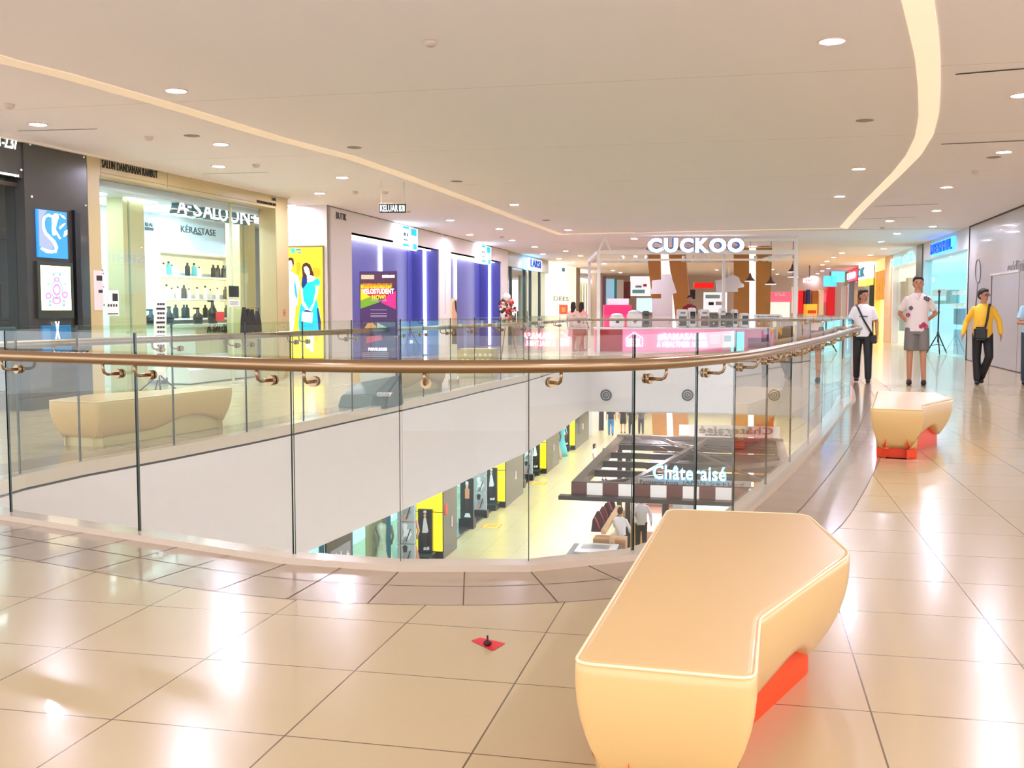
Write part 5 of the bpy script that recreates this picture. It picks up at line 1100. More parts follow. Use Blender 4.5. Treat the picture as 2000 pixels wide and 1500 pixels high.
for i, (u0, u1) in enumerate(zip(us, ue)):
    t = thing('yellow_pillar', 'black-sided pillar with a lit yellow front on the lower level, %s from the left' % lab[i], 'pillar', lp(u0, 0))
    bm = bmesh.new(); lbox(bm, u0, u1, -.8, 0, 0, HL); bs_ = obj('black_side', fix(bm), mat('pillar_black', (40, 36, 34), .25, coat=.3), t)
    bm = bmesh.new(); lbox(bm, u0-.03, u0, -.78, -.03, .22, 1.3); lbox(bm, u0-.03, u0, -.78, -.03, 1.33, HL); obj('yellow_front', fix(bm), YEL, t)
    bm = bmesh.new(); lbox(bm, u0-.05, u0, -.8, 0.0, 0, .2); obj('plinth', fix(bm), BLACK, t)
    bm = bmesh.new(); lbox(bm, (u0+u1)/2+.1, (u0+u1)/2+.14, 0, .03, .75, 1.05); obj('door_handle', fix(bm), PURE, bs_)
    if i == 0: bm = bmesh.new(); lbox(bm, u0+.15, u0+.4, 0, .01, 1.2, 1.5); obj('red_notice', fix(bm), mat('sticker_red', (220, 60, 40)), bs_)
    # show case with a figure in a white dress
    c = thing('figure_showcase', 'black show case with a white-dress figure before the %s yellow pillar' % ['nearest', 'second', 'third', 'farthest'][i], 'showcase', lp(u0-.3, -.45))
    bm = bmesh.new(); lbox(bm, u0-.2, u0-.08, -.68, -.27, .2, 1.42); cp_ = obj('case_panel', fix(bm), mat('case_black', (44, 44, 44), .2), c)
    bm = bmesh.new(); lbox(bm, u0-.7, u0-.06, -.75, -.2, 0, .2); obj('case_base', fix(bm), mat('case_base', (22, 44, 42), .3), c)
    lfigure('printed_figure', cp_, u0-.2, -.68, -.27, .2, 1.42, [([(.38, .92), (.62, .92), (.6, .97), (.42, .97)], wh), ([(.44, .8), (.56, .8), (.6, .88), (.5, .92), (.4, .88)], skinp), ([(.42, .8), (.58, .8), (.74, .5), (.6, .44), (.3, .46)], wh), ([(.32, .46), (.66, .46), (.6, .12), (.4, .12)], dk), ([(.4, .06), (.56, .07), (.55, .14), (.4, .12)], wh), ([(.6, .06), (.8, .08), (.78, .15), (.62, .13)], wh)])
    g = thing('grey_poster_stand', 'two stacked grey fashion posters left of the %s yellow pillar' % ['nearest', 'second', 'third', 'farthest'][i], 'poster', lp(u0-1.8, -.5))
    for k in range(3):
        z0 = .25+.58*k; bm = bmesh.new(); lbox(bm, u0-1.85, u0-1.75, -.72, -.25, z0, z0+.55); pf_ = obj('poster_face', fix(bm), mat('poster_grey', (176, 180, 182), .4), g)
        lfigure('printed_figure', pf_, u0-1.85, -.72, -.25, z0, z0+.55, [([(.35, .6), (.55, .6), (.6, .9), (.45, .98), (.3, .88)], dk if k % 2 == 0 else wh), ([(.3, .2), (.6, .1), (.85, .45), (.7, .7), (.4, .6)], gy if k % 2 == 0 else wh), ([(.35, .05), (.6, .05), (.55, .35), (.4, .3)], pch if k % 2 == 0 else gy), ([(.5, .1), (.56, .1), (.8, .7), (.74, .7)], dk)])
    bm = bmesh.new(); lbox(bm, u0-1.95, u0-1.7, -.75, -.2, 0, .25); obj('stand_base', fix(bm), BLACK, g)
    if i:
        m = thing('figure_poster', 'dark poster of a figure in a peach top before the %s yellow pillar' % ['', 'second', 'third', 'farthest'][i], 'poster', lp(u0-3.6, -.45))
        bm = bmesh.new(); lbox(bm, u0-3.65, u0-3.55, -.65, -.22, .3, 1.6); obj('panel_face', fix(bm), mat('case_black', (44, 44, 44)), m)
        bm = bmesh.new(); lbox(bm, u0-3.75, u0-3.4, -.68, -.2, 0, .3); obj('panel_base', fix(bm), BLACK, m)
        lfigure('printed_figure', m, u0-3.65, -.65, -.22, .3, 1.6, [([(.4, .82), (.62, .82), (.62, .92), (.4, .92)], wh), ([(.42, .74), (.6, .74), (.6, .85), (.42, .85)], skinp), ([(.36, .5), (.68, .5), (.7, .74), (.36, .74)], pch), ([(.36, .16), (.66, .16), (.68, .5), (.38, .5)], dk), ([(.3, .04), (.8, .04), (.7, .14), (.4, .14)], wh)])
fl = thing('lower_shop_glazing', 'glazed shop front between the yellow pillars of the lower level', 'shopfront', lp(-9, -.85))
bm = bmesh.new(); lbox(bm, -12, us[3]+6, -3.2, -3.1, 0, HL); obj('interior_wall', fix(bm), mat('inner_aqua', (150, 236, 245), .5, emit=.75), fl)  # aqua wall glows in place of lamps behind the window
bm = bmesh.new(); lbox(bm, -12, us[3]+6, -.86, -.84, .02, HL); obj('shop_window', fix(bm), SHOPG, fl)
bm = bmesh.new(); lbox(bm, 0, us[3]+6, -.9, -.3, 0, .06); obj('black_threshold', fix(bm), mat('threshold', (66, 64, 56), .15), fl)
for u in (-7.5, -6.6, -4.9, -2.2, -.9): bm = bmesh.new(); lbox(bm, u, u+.08, -.9, -.8, 0, HL); obj('mullion', fix(bm), mat('mullion_teal', (40, 96, 112), .4), fl)
bm = bmesh.new(); lbox(bm, -2.4, -.9, -1.4, -1.3, 0, HL); obj('olive_panel', fix(bm), mat('olive_panel', (122, 124, 66), .4), fl)
t = thing('black_shop_poster', 'black panel lettered just with white band beside the aqua window, lower level', 'poster', lp(-6.5, -.8))
bm = bmesh.new(); lbox(bm, -6.5, -5.0, -.80, -.76, 0, 2.6); obj('panel_face', fix(bm), mat('case_black', (44, 44, 44)), t)
bm = bmesh.new(); lbox(bm, -6.3, -5.1, -.76, -.75, .75, 1.6); obj('grey_field', fix(bm), mat('grey_field', (150, 150, 150), .5), t)
text('jUst', lp(-6.2, -.748, .85), GB, (0, 0, 1), 1.0, .65, .01, wh, t, bold=.0); text('JUST FOR YOU', lp(-6.3, -.748, .45), GB, (0, 0, 1), 1.2, .2, .01, wh, t, bold=.03)
def mannequin(u, a, c1, c2, label, hh=1.65):
    t = thing('mannequin', label, 'mannequin', lp(u, a))
    bm = bmesh.new(); lathe(bm, [(.3, 0), (.27, .3), (.17, .75), (.11, .98), (.16, 1.2), (.19, 1.33), (.06, 1.4)], n=16, sy=.7); local('dress', fix(bm), mat('dress_'+c1[0], c1[1], .6), t)
    bm = bmesh.new(); lathe(bm, [(.045, 1.38), (.045, 1.46), (.08, 1.5), (.09, 1.58), (.06, 1.67), (0, 1.69)], n=12); tube(bm, [(-.18, 0, 1.33), (-.24, .02, 1.05), (-.2, -.08, .85)], [.04, .035, .025], 8); tube(bm, [(.18, 0, 1.33), (.24, .02, 1.05), (.2, -.08, .85)], [.04, .035, .025], 8); local('torso', fix(bm), mat('mann_'+c2[0], c2[1], .5), t)
mannequin(-1.35, -.55, ('brown', (186, 130, 100)), ('tan', (210, 160, 130)), 'long-haired display mannequin in a brown patterned dress, lower shop window')
mannequin(-2.1, -1.0, ('pale', (232, 226, 190)), ('grey', (120, 116, 96)), 'mannequin in a pale dress behind the olive glass, lower shop window')
mannequin(us[3]-2.4, -.3, ('teal', (90, 190, 190)), ('dark', (70, 64, 60)), 'mannequin in a teal dress by the farthest yellow pillar')
mannequin(us[3]-3.4, -.4, ('tan2', (190, 160, 130)), ('dark', (70, 64, 60)), 'mannequin in a tan coat beside the teal one')
t = thing('aqua_wall_display', 'garments printed in pale blue on the aqua window', 'display', lp(-4.2, -1.5))
for k, (u, z, s) in enumerate(((-4.3, 1.6, .25), (-4.0, 1.1, .3), (-4.4, .7, .25))):
    bm = bmesh.new(); 
    for j in range(6): lbox(bm, u+j*.12, u+j*.12+.08, -1.5, -1.45, z+.08*math.sin(j*1.3), z+s+.08*math.sin(j*1.3))
    obj('garment', fix(bm), mat('garm%d' % k, ((60, 170, 195), (120, 190, 205), (40, 130, 160))[k], .5, emit=.2), t)
# lower level walls and floor marks
bm = bmesh.new(); box(bm, (-16, 78, LOW), (34, 78.3, FB)); struct('wall_back_lower', fix(bm), mat('wall_lowfar', (226, 214, 200), .6))
bm = bmesh.new(); lbox(bm, us[3]+6, us[3]+30, -.3, -.0, 0, HL); struct('wall_left_lower', fix(bm), mat('wall_lowfar', (226, 214, 200)))
for x, y, l in ((960, 1027, 'orange floor sticker on the yellow-lit floor, nearer one'), (1052, 944, 'orange floor sticker on the yellow-lit floor, farther one')):
    p = W(x, y, LOW); bm = bmesh.new()
    for (a0, a1, b0, b1, m) in ((-.3, .3, -.35, .35, 0), (-.25, .25, -.3, .3, 1), (-.18, .18, -.18, -.05, 0), (-.18, .18, .05, .18, 0)):
        zz_ = .003+.001*m if m else .002; zz_ = .005 if (a1 < .2) else zz_
        quad(bm, [p+GA*a+GB*b+Vector((0, 0, zz_)) for a, b in ((a0, b0), (a1, b0), (a1, b1), (a0, b1))], m)
    tag(obj('floor_sticker', bm, [mat('sticker_orange', (240, 120, 30), .5), mat('sticker_yel', (240, 205, 90), .5)]), l, 'floor sticker')
PKs = W(1160, 840, LOW); t = thing('digital_kiosk', 'black totem with a lit blue-white screen at the far end of the lower level', 'screen', PKs); 
local('totem_body', B(((-.55, -.2, 0), (.55, .2, 2.2))), BLACK, t); local('screen_face', B(((-.25, -.22, .9), (.25, -.2, 2.0))), glow('kiosk_blue', (120, 200, 250), 1.0), t); local('screen_logo', B(((-.1, -.23, 1.5), (.1, -.22, 1.7))), mat('logo_dark', (20, 60, 120), .4), t)
# unseen lamp grid added to light the lower level and the ceiling above
for a in range(0, 13):
    for b in range(0, 5):
        p = L0+GB*(-4+a*3.6)+GA*(.9+b*4.6); p.z = FB-.05
        inside = False; n = len(VOID); x, y = p.x, p.y
        for i in range(n):
            A_, B_ = VOID[i], VOID[i-1]
            if (A_.y > y) != (B_.y > y) and x < (B_.x-A_.x)*(y-A_.y)/(B_.y-A_.y)+A_.x: inside = not inside
        if inside: continue
        t = thing('downlight', 'added unseen downlight in the ceiling of the lower level, out of view', 'ceiling light', p, 0, 'added lower level downlights')
        bm = bmesh.new(); lathe(bm, [(0, -.004), (.135, -.004), (.135, -.001)], n=16); local('lens', bm, LAMPM, t)
# ------------------------------------------------------------ bakery kiosk on the lower level
ZB = -2.62
Q0 = W(1116, 942, ZB)
def q(a, b, z=0): return Vector((Q0.x, Q0.y, 0))+GA*a+GB*b+Vector((0, 0, z))
def qbox(bm, a0, a1, b0, b1, z0, z1, mi=0):
    v = [bm.verts.new(q(a, b, z)) for a in (a0, a1) for b in (b0, b1) for z in (z0, z1)]
    for f in ((0, 1, 3, 2), (4, 6, 7, 5), (0, 4, 5, 1), (2, 3, 7, 6), (0, 2, 6, 4), (1, 5, 7, 3)): bm.faces.new([v[i] for i in f]).material_index = mi
TAU = mat('pergola_taupe', (104, 88, 76), .4)
DT = mat('pergola_dark', (62, 52, 46), .4)
QW, QD = 5.0, 9.0
pg = thing('bakery_pergola', 'dark brown open pergola over the bakery kiosk with checkered front band', 'pergola', q(0, 0, LOW))
bm = bmesh.new(); qbox(bm, -.25, QW+.25, -.3, -.02, ZB-.36, ZB-.27); obj('front_ledge', fix(bm), DT, pg)
k = 0; a = 0
while a < QW:
    bm = bmesh.new(); qbox(bm, a, min(a+.36, QW), -.02, .02, ZB-.27, ZB); obj('check_panel', fix(bm), mat('check_brown', (118, 62, 52), .3) if k % 2 == 0 else mat('check_white', (246, 240, 236), .3, emit=.15), pg); a += .36; k += 1
for (a0, a1, b0, b1, z0, z1, nm, m) in ((0, QW, .02, .16, ZB-.27, ZB+.02, 'front_beam', TAU), (0, .22, .16, QD, ZB-.2, ZB+.02, 'side_beam', TAU), (QW-.22, QW, .16, QD, ZB-.2, ZB+.02, 'side_beam', TAU), (0, QW, QD-.2, QD, ZB-.3, ZB+.05, 'back_beam', TAU), (0, QW, QD, QD+.02, ZB-.3, ZB+.04, 'back_face', mat('back_white', (225, 218, 210), .4))):
    bm = bmesh.new(); qbox(bm, a0, a1, b0, b1, z0, z1); obj(nm, fix(bm), m, pg)
for b in (2.3, 3.9, 5.6, 7.4): bm = bmesh.new(); qbox(bm, .2, QW-.2, b, b+.14, ZB-.22, ZB-.06); obj('cross_beam', fix(bm), DT, pg)
bm = bmesh.new(); qbox(bm, .1, QW-.1, 7.7, QD-.2, ZB-.1, ZB-.05); obj('roof_panel', fix(bm), mat('roof_dark', (52, 44, 40), .5), pg)
bm = bmesh.new(); qbox(bm, 1.3, QW-.2, 4.4, 7.7, ZB-.32, ZB-.28); obj('roof_panel', fix(bm), mat('roof_dark2', (72, 68, 64), .5), pg)
bar('diagonal_beam', q(1.2, .3, ZB-.1), q(2.8, 8.6, ZB+.0), .07, TAU, pg); bar('diagonal_beam', q(.3, .3, ZB-.1), q(4.8, 4.2, ZB-.0), .05, TAU, pg); bar('diagonal_beam', q(4.7, .6, ZB-.1), q(1.5, 8.5, ZB-.0), .03, TAU, pg)
for a, b in ((2.1, .5), (.65, 6.0), (.1, 8.7), (QW-.15, .4), (QW-.15, 8.7), (2.0, 8.7)): bar('post', q(a, b, LOW), q(a, b, ZB-.1), .07, DT, pg)
for a in (1.4, 2.4, 3.6): bm = bmesh.new(); tube(bm, [q(.3, 8.7, ZB+.1), q(a+1, 4.5, ZB+.02)], .008, 5); obj('tension_cable', fix(bm), STEEL, pg)
sg = thing('bakery_sign', 'cyan-haloed white Châteraisé letters with Patisserie from JAPAN line over the checkered band', 'sign', q(2, .05, ZB))
PQf = Plane(q(0, .08, 0), GA)
X0 = PQf.U(1275, ZB+.3); X1 = PQf.U(1419, ZB+.3)
if PQf.d.dot(GA) < 0: X0, X1 = -X0, -X1
text('Ch\u00e2teraise\u0301' if False else 'Ch\u00e2terais\u00e9', q(X0, .06, ZB+.13), GA, (0, 0, 1), X1-X0, .34, .03, glow('cyan_halo', (60, 200, 255), .9), sg, name='halo', bold=.06)
text('Ch\u00e2terais\u00e9', q(X0+.02, .02, ZB+.15), GA, (0, 0, 1), X1-X0-.04, .3, .02, glow('letter_face', (255, 255, 255)), sg, name='letter_face', bold=.02)
X0 -= .28
bm = bmesh.new(); qbox(bm, X0-.05, X0+2.45, .10, .11, ZB+.0, ZB+.145); obj('subtitle_board', fix(bm), mat('acrylic_grey', (190, 190, 190), .3), sg)
text('Patisserie from', q(X0, .0, ZB+.02), GA, (0, 0, 1), .85, .1, .02, mat('sign_ink', (36, 30, 30), .4), sg, name='subtitle', bold=.01)
text('JAPAN', q(X0+.95, .0, ZB+.02), GA, (0, 0, 1), .5, .11, .02, mat('sign_ink', (36, 30, 30)), sg, name='subtitle', bold=0)
text('\u30b7\u30e3\u30c8\u30ec\u30fc\u30bc', q(X0+1.55, .0, ZB+.02), GA, (0, 0, 1), .75, .11, .02, mat('sign_ink', (36, 30, 30)), sg, name='subtitle', bold=.01)
bs = thing('bakery_rear_sign', 'reversed Châteraisé sign on the far beam of the bakery pergola, seen from behind', 'sign', q(3, QD, ZB))
bm = bmesh.new(); qbox(bm, 1.9, QW-.1, QD-.12, QD-.08, ZB+.08, ZB+.42); obj('sign_board', fix(bm), mat('board_ivory', (240, 230, 210), .4), bs)
text('Ch\u00e2terais\u00e9', q(QW-.3, QD-.14, ZB+.18), -GA, (0, 0, 1), 2.2, .22, -.02, mat('gold_ink', (150, 120, 70), .4), bs, bold=.02); text('JAPAN', q(3.5, QD-.14, ZB+.09), -GA, (0, 0, 1), .8, .07, -.02, mat('sign_ink', (36, 30, 30)), bs)
# counters and goods under the pergola
ck = thing('bakery_chest', 'white chest freezer with grey rim at the left front of the bakery', 'freezer', q(.3, 2.0, LOW))
c0 = W(1135, 1078, LOW+.95)
def wb(nm, px, py, z, da, db, z0, m, parent, rz=0):
    p = W(px, py, z); A, Bv = GA, GB; bm = bmesh.new()
    v = [bm.verts.new(Vector((p.x, p.y, 0))+A*a+Bv*b+Vector((0, 0, zz_))) for a in (0, da) for b in (0, db) for zz_ in (z0, z)]
    for f in ((0, 1, 3, 2), (4, 6, 7, 5), (0, 4, 5, 1), (2, 3, 7, 6), (0, 2, 6, 4), (1, 5, 7, 3)): bm.faces.new([v[i] for i in f])
    return obj(nm, fix(bm), m, parent)
wb('chest_body', 1104, 1085, LOW+.9, 1.25, 1.4, LOW, mat('chest_grey', (112, 112, 108), .4), ck)
wb('chest_lid', 1121, 1077, LOW+.93, 1.0, 1.05, LOW+.9, PURE, ck); wb('lid_shadow', 1134, 1070, LOW+.935, .7, .45, LOW+.93, mat('lid_grey', (170, 170, 164), .3), ck)
cs_ = thing('bakery_counter', 'wooden service counter with pale top where the bakery staff lean', 'counter', W(1240, 1066, LOW))
wb('counter_body', 1218, 1086, LOW+.9, 3.2, .75, LOW, mat('bak_wood', (206, 164, 110), .4, noise=.1), cs_); wb('counter_top', 1216, 1087, LOW+.94, 3.25, .8, LOW+.9, mat('bak_top', (226, 216, 196), .2), cs_)
sh = thing('bakery_box_stand', 'light wooden slanted stand holding red gift bags', 'stand', W(1175, 1050, LOW))
wb('stand_box', 1158, 1052, LOW+.95, .85, .5, LOW, mat('stand_ply', (216, 170, 120), .4), sh); wb('stand_end', 1190, 1050, LOW+1.05, .12, .5, LOW, mat('stand_ply2', (236, 196, 150), .4), sh)
bar('slanted_rail', W(1178, 1040, LOW+1.05), W(1209, 990, LOW+1.45), .06, mat('stand_ply2', (236, 196, 150)), sh)
for k, (x, y, s, l) in enumerate(((1168, 1038, 1.0, 'dark wine-red paper gift bag, front one on the slanted stand'), (1177, 1024, .9, 'dark wine-red paper gift bag, middle one on the slanted stand'), (1193, 1001, .85, 'pointed black gift bag, rear one on the slanted stand'), (1184, 1012, .8, 'wine-red gift bag with pink ribbon between the others'))):
    p = W(x, y, LOW+1.0); t = thing('gift_bag', l, 'bag', p, -YAW); c = mat('bag_%d' % (k % 3), ((72, 22, 28), (110, 34, 44), (40, 20, 22))[k % 3], .5)
    bm = bmesh.new(); prof = [(-.18, -.07, 0), (.18, -.07, 0), (.18, .07, 0), (-.18, .07, 0)]; v0 = [bm.verts.new(Vector(p_)*s) for p_ in prof]; v1 = [bm.verts.new(Vector((x_*.8, y_*.6, .32))*s) for x_, y_, _ in prof]; v2 = [bm.verts.new(Vector((x_*.15, y_*.3, .55))*s) for x_, y_, _ in prof]
    bm.faces.new(v0[::-1]); bm.faces.new(v2)
    for A, D in ((v0, v1), (v1, v2)):
        for i in range(4): bm.faces.new((A[i], A[(i+1) % 4], D[(i+1) % 4], D[i]))
    local('bag_body', fix(bm), c, t); bm = bmesh.new(); tube(bm, [(-.08*s, -.05*s, .4*s), (0, -.08*s, .25*s), (.06*s, -.07*s, .1*s)], .02, 6); local('ribbon', fix(bm), mat('ribbon_pink', (205, 80, 90), .5), t)
sc_ = thing('bakery_back_case', 'pink-white pastry display case behind the bakery staff', 'display case', W(1265, 1020, LOW))
p = W(1243, 1000, LOW+1.5)
wb('case_body', 1243, 985, LOW+1.07, 1.35, .6, LOW, mat('case_pink', (236, 206, 196), .4), sc_); wb('case_header', 1241, 983, LOW+1.12, 1.4, .5, LOW+1.04, mat('case_rose', (206, 150, 144), .4), sc_); wb('lit_front', 1247, 1002, LOW+.85, 1.1, .03, LOW+.3, mat('case_lit', (250, 224, 212), .4, emit=.6), sc_)
mn = thing('bakery_menu_screen', 'cyan-white menu screens hanging at the right of the bakery', 'screen', q(3.2, 1.6, -3.2))
for (x, wd, c) in ((1314, .22, PURE), (1332, .3, PURE), (1346, .85, glow('menu_cyan', (170, 236, 246), 1.0)), (1384, .85, glow('menu_cyan', (170, 236, 246)))): wb('menu_panel', x, 975, LOW+2.55, wd, .06, LOW+2.05, c, mn)
bar('menu_rail', W(1306, 968, LOW+2.75), W(1425, 972, LOW+2.75), .04, DT, mn)
st_ = thing('bakery_wood_case', 'small golden wooden shelf between the staff', 'shelf', W(1222, 1000, LOW+1.4)); wb('case_body', 1216, 997, LOW+1.07, .55, .4, LOW, mat('case_gold', (226, 180, 104), .4), st_)
for k in range(3): wb('case_shelf', 1218, 1003+k*8, LOW+.98-k*.2, .48, .02, LOW+.93-k*.2, mat('case_gold2', (190, 140, 70), .4), st_)
# ------------------------------------------------------------ people
def remesh(bm, vox, smooth=3):
    me = bpy.data.meshes.new('r'); bm.to_mesh(me); bm.free(); o = bpy.data.objects.new('r', me); col.objects.link(o)
    m = o.modifiers.new('m', 'REMESH'); m.mode = 'VOXEL'; m.voxel_size = vox; m.use_smooth_shade = True
    s = o.modifiers.new('s', 'SMOOTH'); s.factor = .5; s.iterations = smooth
    C.view_layer.update(); out = bpy.data.meshes.new_from_object(o.evaluated_get(C.evaluated_depsgraph_get()))
    bpy.data.objects.remove(o); bpy.data.meshes.remove(me)
    for p in out.polygons: p.use_smooth = True
    return out
def loft(bm, rings, n=20):
    R = []
    for (cx, cy, z, rx, ry) in rings: R.append([bm.verts.new((cx+rx*math.cos(2*PI*k/n), cy+ry*math.sin(2*PI*k/n), z)) for k in range(n)])
    for A, D in zip(R, R[1:]):
        for k in range(n): bm.faces.new((A[k], A[(k+1) % n], D[(k+1) % n], D[k]))
    bm.faces.new(R[0][::-1]); bm.faces.new(R[-1])
def limb(bm, pts, rs, n=12):
    """tapering limb through its joints with rounded joints"""
    P = []; Rr = []
    for i in range(len(pts)-1):
        for k in range(5): t = k/5; P.append(Vector(pts[i]).lerp(Vector(pts[i+1]), t)); Rr.append(rs[i]+(rs[i+1]-rs[i])*t)
    P.append(Vector(pts[-1])); Rr.append(rs[-1]); tube(bm, P, Rr, n)
    for p, r in zip(pts, rs): ball(bm, p, r*.99, 12)
DEF = dict(LS=(.158, 0, 1.385), RS=(-.158, 0, 1.385), LE=(.235, .03, 1.13), RE=(-.235, .03, 1.13), LW=(.25, -.06, .89), RW=(-.25, -.06, .89),
           LH=(.085, 0, .92), RH=(-.085, 0, .92), LK=(.095, -.02, .5), RK=(-.095, -.02, .5), LA=(.1, .02, .085), RA=(-.1, .02, .085))
def person(label, loc, rz, h, top, bottom, skin=(196, 142, 112), hair=(28, 22, 20), pose=None, sleeve='short', legs='long', shoe=(30, 28, 28), head=0, longhair=False, vox=.011, group=None, belly=0, lean=0, skirt=False, bald=False, glasses=False, slim=1.0, hands=True, topmat=None):
    t = thing('person', label, 'person', loc, rz, group)
    s = h/1.75; t.scale = (s, s, s)
    J = {k: Vector(v) for k, v in {**DEF, **(pose or {})}.items()}
    HM = Matrix.Translation((0, 0, 1.5)) @ Matrix.Rotation(head, 4, 'Z') @ Matrix.Translation((0, 0, -1.5))
    key = lambda n, c: mat('%s_%d_%d_%d' % (n, *c), c, .6)
    SK = key('skin', skin)
    # body: one continuous surface
    bm = bmesh.new()
    hb = bmesh.new(); ball(hb, (0, -.0, 1.655), (.076, .095, .098), 20); ball(hb, (0, -.025, 1.585), (.056, .062, .06), 16); ball(hb, (0, -.097, 1.615), (.013, .02, .022), 8)
    ball(hb, (.078, .005, 1.62), (.012, .02, .03), 8); ball(hb, (-.078, .005, 1.62), (.012, .02, .03), 8); hb.transform(HM); me_ = bpy.data.meshes.new('h'); hb.to_mesh(me_); hb.free(); bm.from_mesh(me_); bpy.data.meshes.remove(me_)
    limb(bm, [(0, .012, 1.42), (0, .0, 1.56)], [.06, .052])
    loft(bm, [(0, 0, .86, .13*slim, .09), (0, 0, .95, .145*slim, .1), (0, 0, 1.08, .125*slim, .09), (0, 0, 1.25, .145*slim, .1), (0, .0, 1.38, .155*slim, .09), (0, .005, 1.44, .1, .06)])
    for S in 'LR':
        limb(bm, [J[S+'S'], J[S+'E'], J[S+'W']], [.044, .037, .026])
        limb(bm, [J[S+'H'], J[S+'K'], J[S+'A']], [.074, .052, .036])
        d = (J[S+'W']-J[S+'E']).normalized(); hd = d
        sd = -1 if S == 'L' else 1
        side = hd.cross(Vector((1, 0, 0)));  side = side.normalized() if side.length > .1 else Vector((0, 1, 0))
        side = Vector((0, -1, 0))-hd*hd.dot(Vector((0, -1, 0))); side.normalize(); nrm = hd.cross(side)
        c = J[S+'W']; 
        P0 = [c+hd*.0, c+hd*.045, c+hd*.09]
        rot = Matrix((side, nrm, hd)).transposed()
        ball(bm, c+hd*.045, (.042, .017, .055), 12, rot=rot)
        if hands:
            for k, (o_, l, cu) in enumerate(((.03, .068, .25), (.011, .078, .2), (-.009, .073, .25), (-.028, .058, .35))):
                b0 = c+hd*.078+side*o_; inward = nrm*(1 if nrm.x*sd > 0 else -1)
                limb(bm, [b0, b0+hd*l*.5+inward*.006, b0+hd*l*.92+inward*(.012+.03*cu)], [.0088, .0082, .0072], 8)
            b0 = c+hd*.022+side*.03; limb(bm, [b0, b0+side*.03+hd*.028, b0+side*.034+hd*.06], [.0115, .0105, .009], 8)
        f = Vector((J[S+'A'].x, J[S+'A'].y, 0)); ball(bm, f+Vector((0, -.06, .045)), (.036, .1, .028), 12)
    body = local('body', remesh(bm, vox, 2), SK, t)
    # top
    bm = bmesh.new(); zb = .86 if not skirt else .95
    loft(bm, [(0, -.0, zb, .172*slim, .122+belly*.5), (0, -belly*.2, .98, .17*slim, .122+belly), (0, -belly*.3, 1.1, .16*slim, .12+belly), (0, 0, 1.25, .172*slim, .122+belly*.5), (0, 0, 1.36, .176*slim, .108), (0, .004, 1.42, .155*slim, .086), (0, .006, 1.455, .11*slim, .07), (0, .008, 1.485, .066, .06)])
    for S in 'LR':
        e = J[S+'E'] if sleeve == 'long' else J[S+'S'].lerp(J[S+'E'], .75)
        if sleeve == 'long': limb(bm, [J[S+'S'], J[S+'E'], J[S+'E'].lerp(J[S+'W'], .93)], [.054, .052, .042])
        elif sleeve == 'short': tube(bm, [J[S+'S']+Vector((0, 0, .0)), J[S+'S'].lerp(J[S+'E'], .4), e], [.054, .06, .064], 14); ball(bm, J[S+'S'], .054, 14)
    shirt = local('top', remesh(bm, vox, 3), topmat or key('cloth', top), t)
    bm = bmesh.new()
    if skirt:
        loft(bm, [(0, 0, .55, .2, .16), (0, 0, .8, .17, .14), (0, 0, 1.0, .135, .1)])
    else:
        loft(bm, [(0, 0, .82, .165*slim, .118), (0, 0, .9, .17*slim, .12), (0, 0, 1.0, .15*slim, .108)])
        for S in 'LR':
            if legs == 'long': limb(bm, [J[S+'H'], J[S+'K'], J[S+'A']+Vector((0, 0, .02))], [.096, .074, .062])
            else:
                e = J[S+'H'].lerp(J[S+'K'], .86); tube(bm, [J[S+'H'], J[S+'H'].lerp(e, .5), e], [.098, .1, .098], 16)
    local('trousers' if legs == 'long' and not skirt else ('skirt' if skirt else 'shorts'), remesh(bm, vox, 3), key('cloth', bottom), t)
    for S in 'LR':
        f = Vector((J[S+'A'].x, J[S+'A'].y, J[S+'A'].z-.085)); bm = bmesh.new()
        ball(bm, f+Vector((0, .0, .052)), (.043, .055, .05), 12); ball(bm, f+Vector((0, -.085, .042)), (.046, .095, .038), 12); ball(bm, f+Vector((0, -.04, .02)), (.046, .13, .02), 12)
        local('shoe', remesh(bm, max(vox, .009), 2), key('shoe', shoe), t)
    # hair
    bm = bmesh.new()
    ball(bm, (0, .018, 1.682), (.086, .1, .088), 18); ball(bm, (0, .045, 1.64), (.082, .075, .09), 16); ball(bm, (0, -.045, 1.725), (.06, .05, .03), 12)
    if longhair:
        ball(bm, (0, .05, 1.56), (.085, .06, .12), 14); ball(bm, (0, .06, 1.45), (.08, .05, .12), 14); ball(bm, (.07, .0, 1.58), (.02, .045, .1), 10); ball(bm, (-.07, .0, 1.58), (.02, .045, .1), 10)
    bm.transform(HM); local('hair', remesh(bm, vox, 2), key('hair', hair), t)
    if vox < .016:
        for nm, c, r, m in (('eye', (.031, -.084, 1.638), (.012, .008, .006), mat('eye_dark', (30, 22, 20), .3)), ('eye', (-.031, -.084, 1.638), (.012, .008, .006), mat('eye_dark', (30, 22, 20))), ('eyebrow', (.032, -.088, 1.66), (.018, .005, .004), key('hair', hair)), ('eyebrow', (-.032, -.088, 1.66), (.018, .005, .004), key('hair', hair)), ('mouth', (0, -.083, 1.573), (.02, .006, .006), mat('lip', (150, 80, 74), .5))):
            bm = bmesh.new(); ball(bm, c, r, 10); bm.transform(HM); local(nm, bm, m, body)
        if glasses:
            bm = bmesh.new()
            for x in (-.033, .033): tube(bm, [(x+.024*math.cos(a*PI/6), -.1, 1.637+.018*math.sin(a*PI/6)) for a in range(12)], .003, 6, closed=True)
            tube(bm, [(-.057, -.1, 1.64), (-.08, 0, 1.64)], .0025, 6); tube(bm, [(.057, -.1, 1.64), (.08, 0, 1.64)], .0025, 6); tube(bm, [(-.01, -.1, 1.64), (.01, -.1, 1.64)], .0025, 6); bm.transform(HM); local('glasses', fix(bm), BLACK, body)
    return t
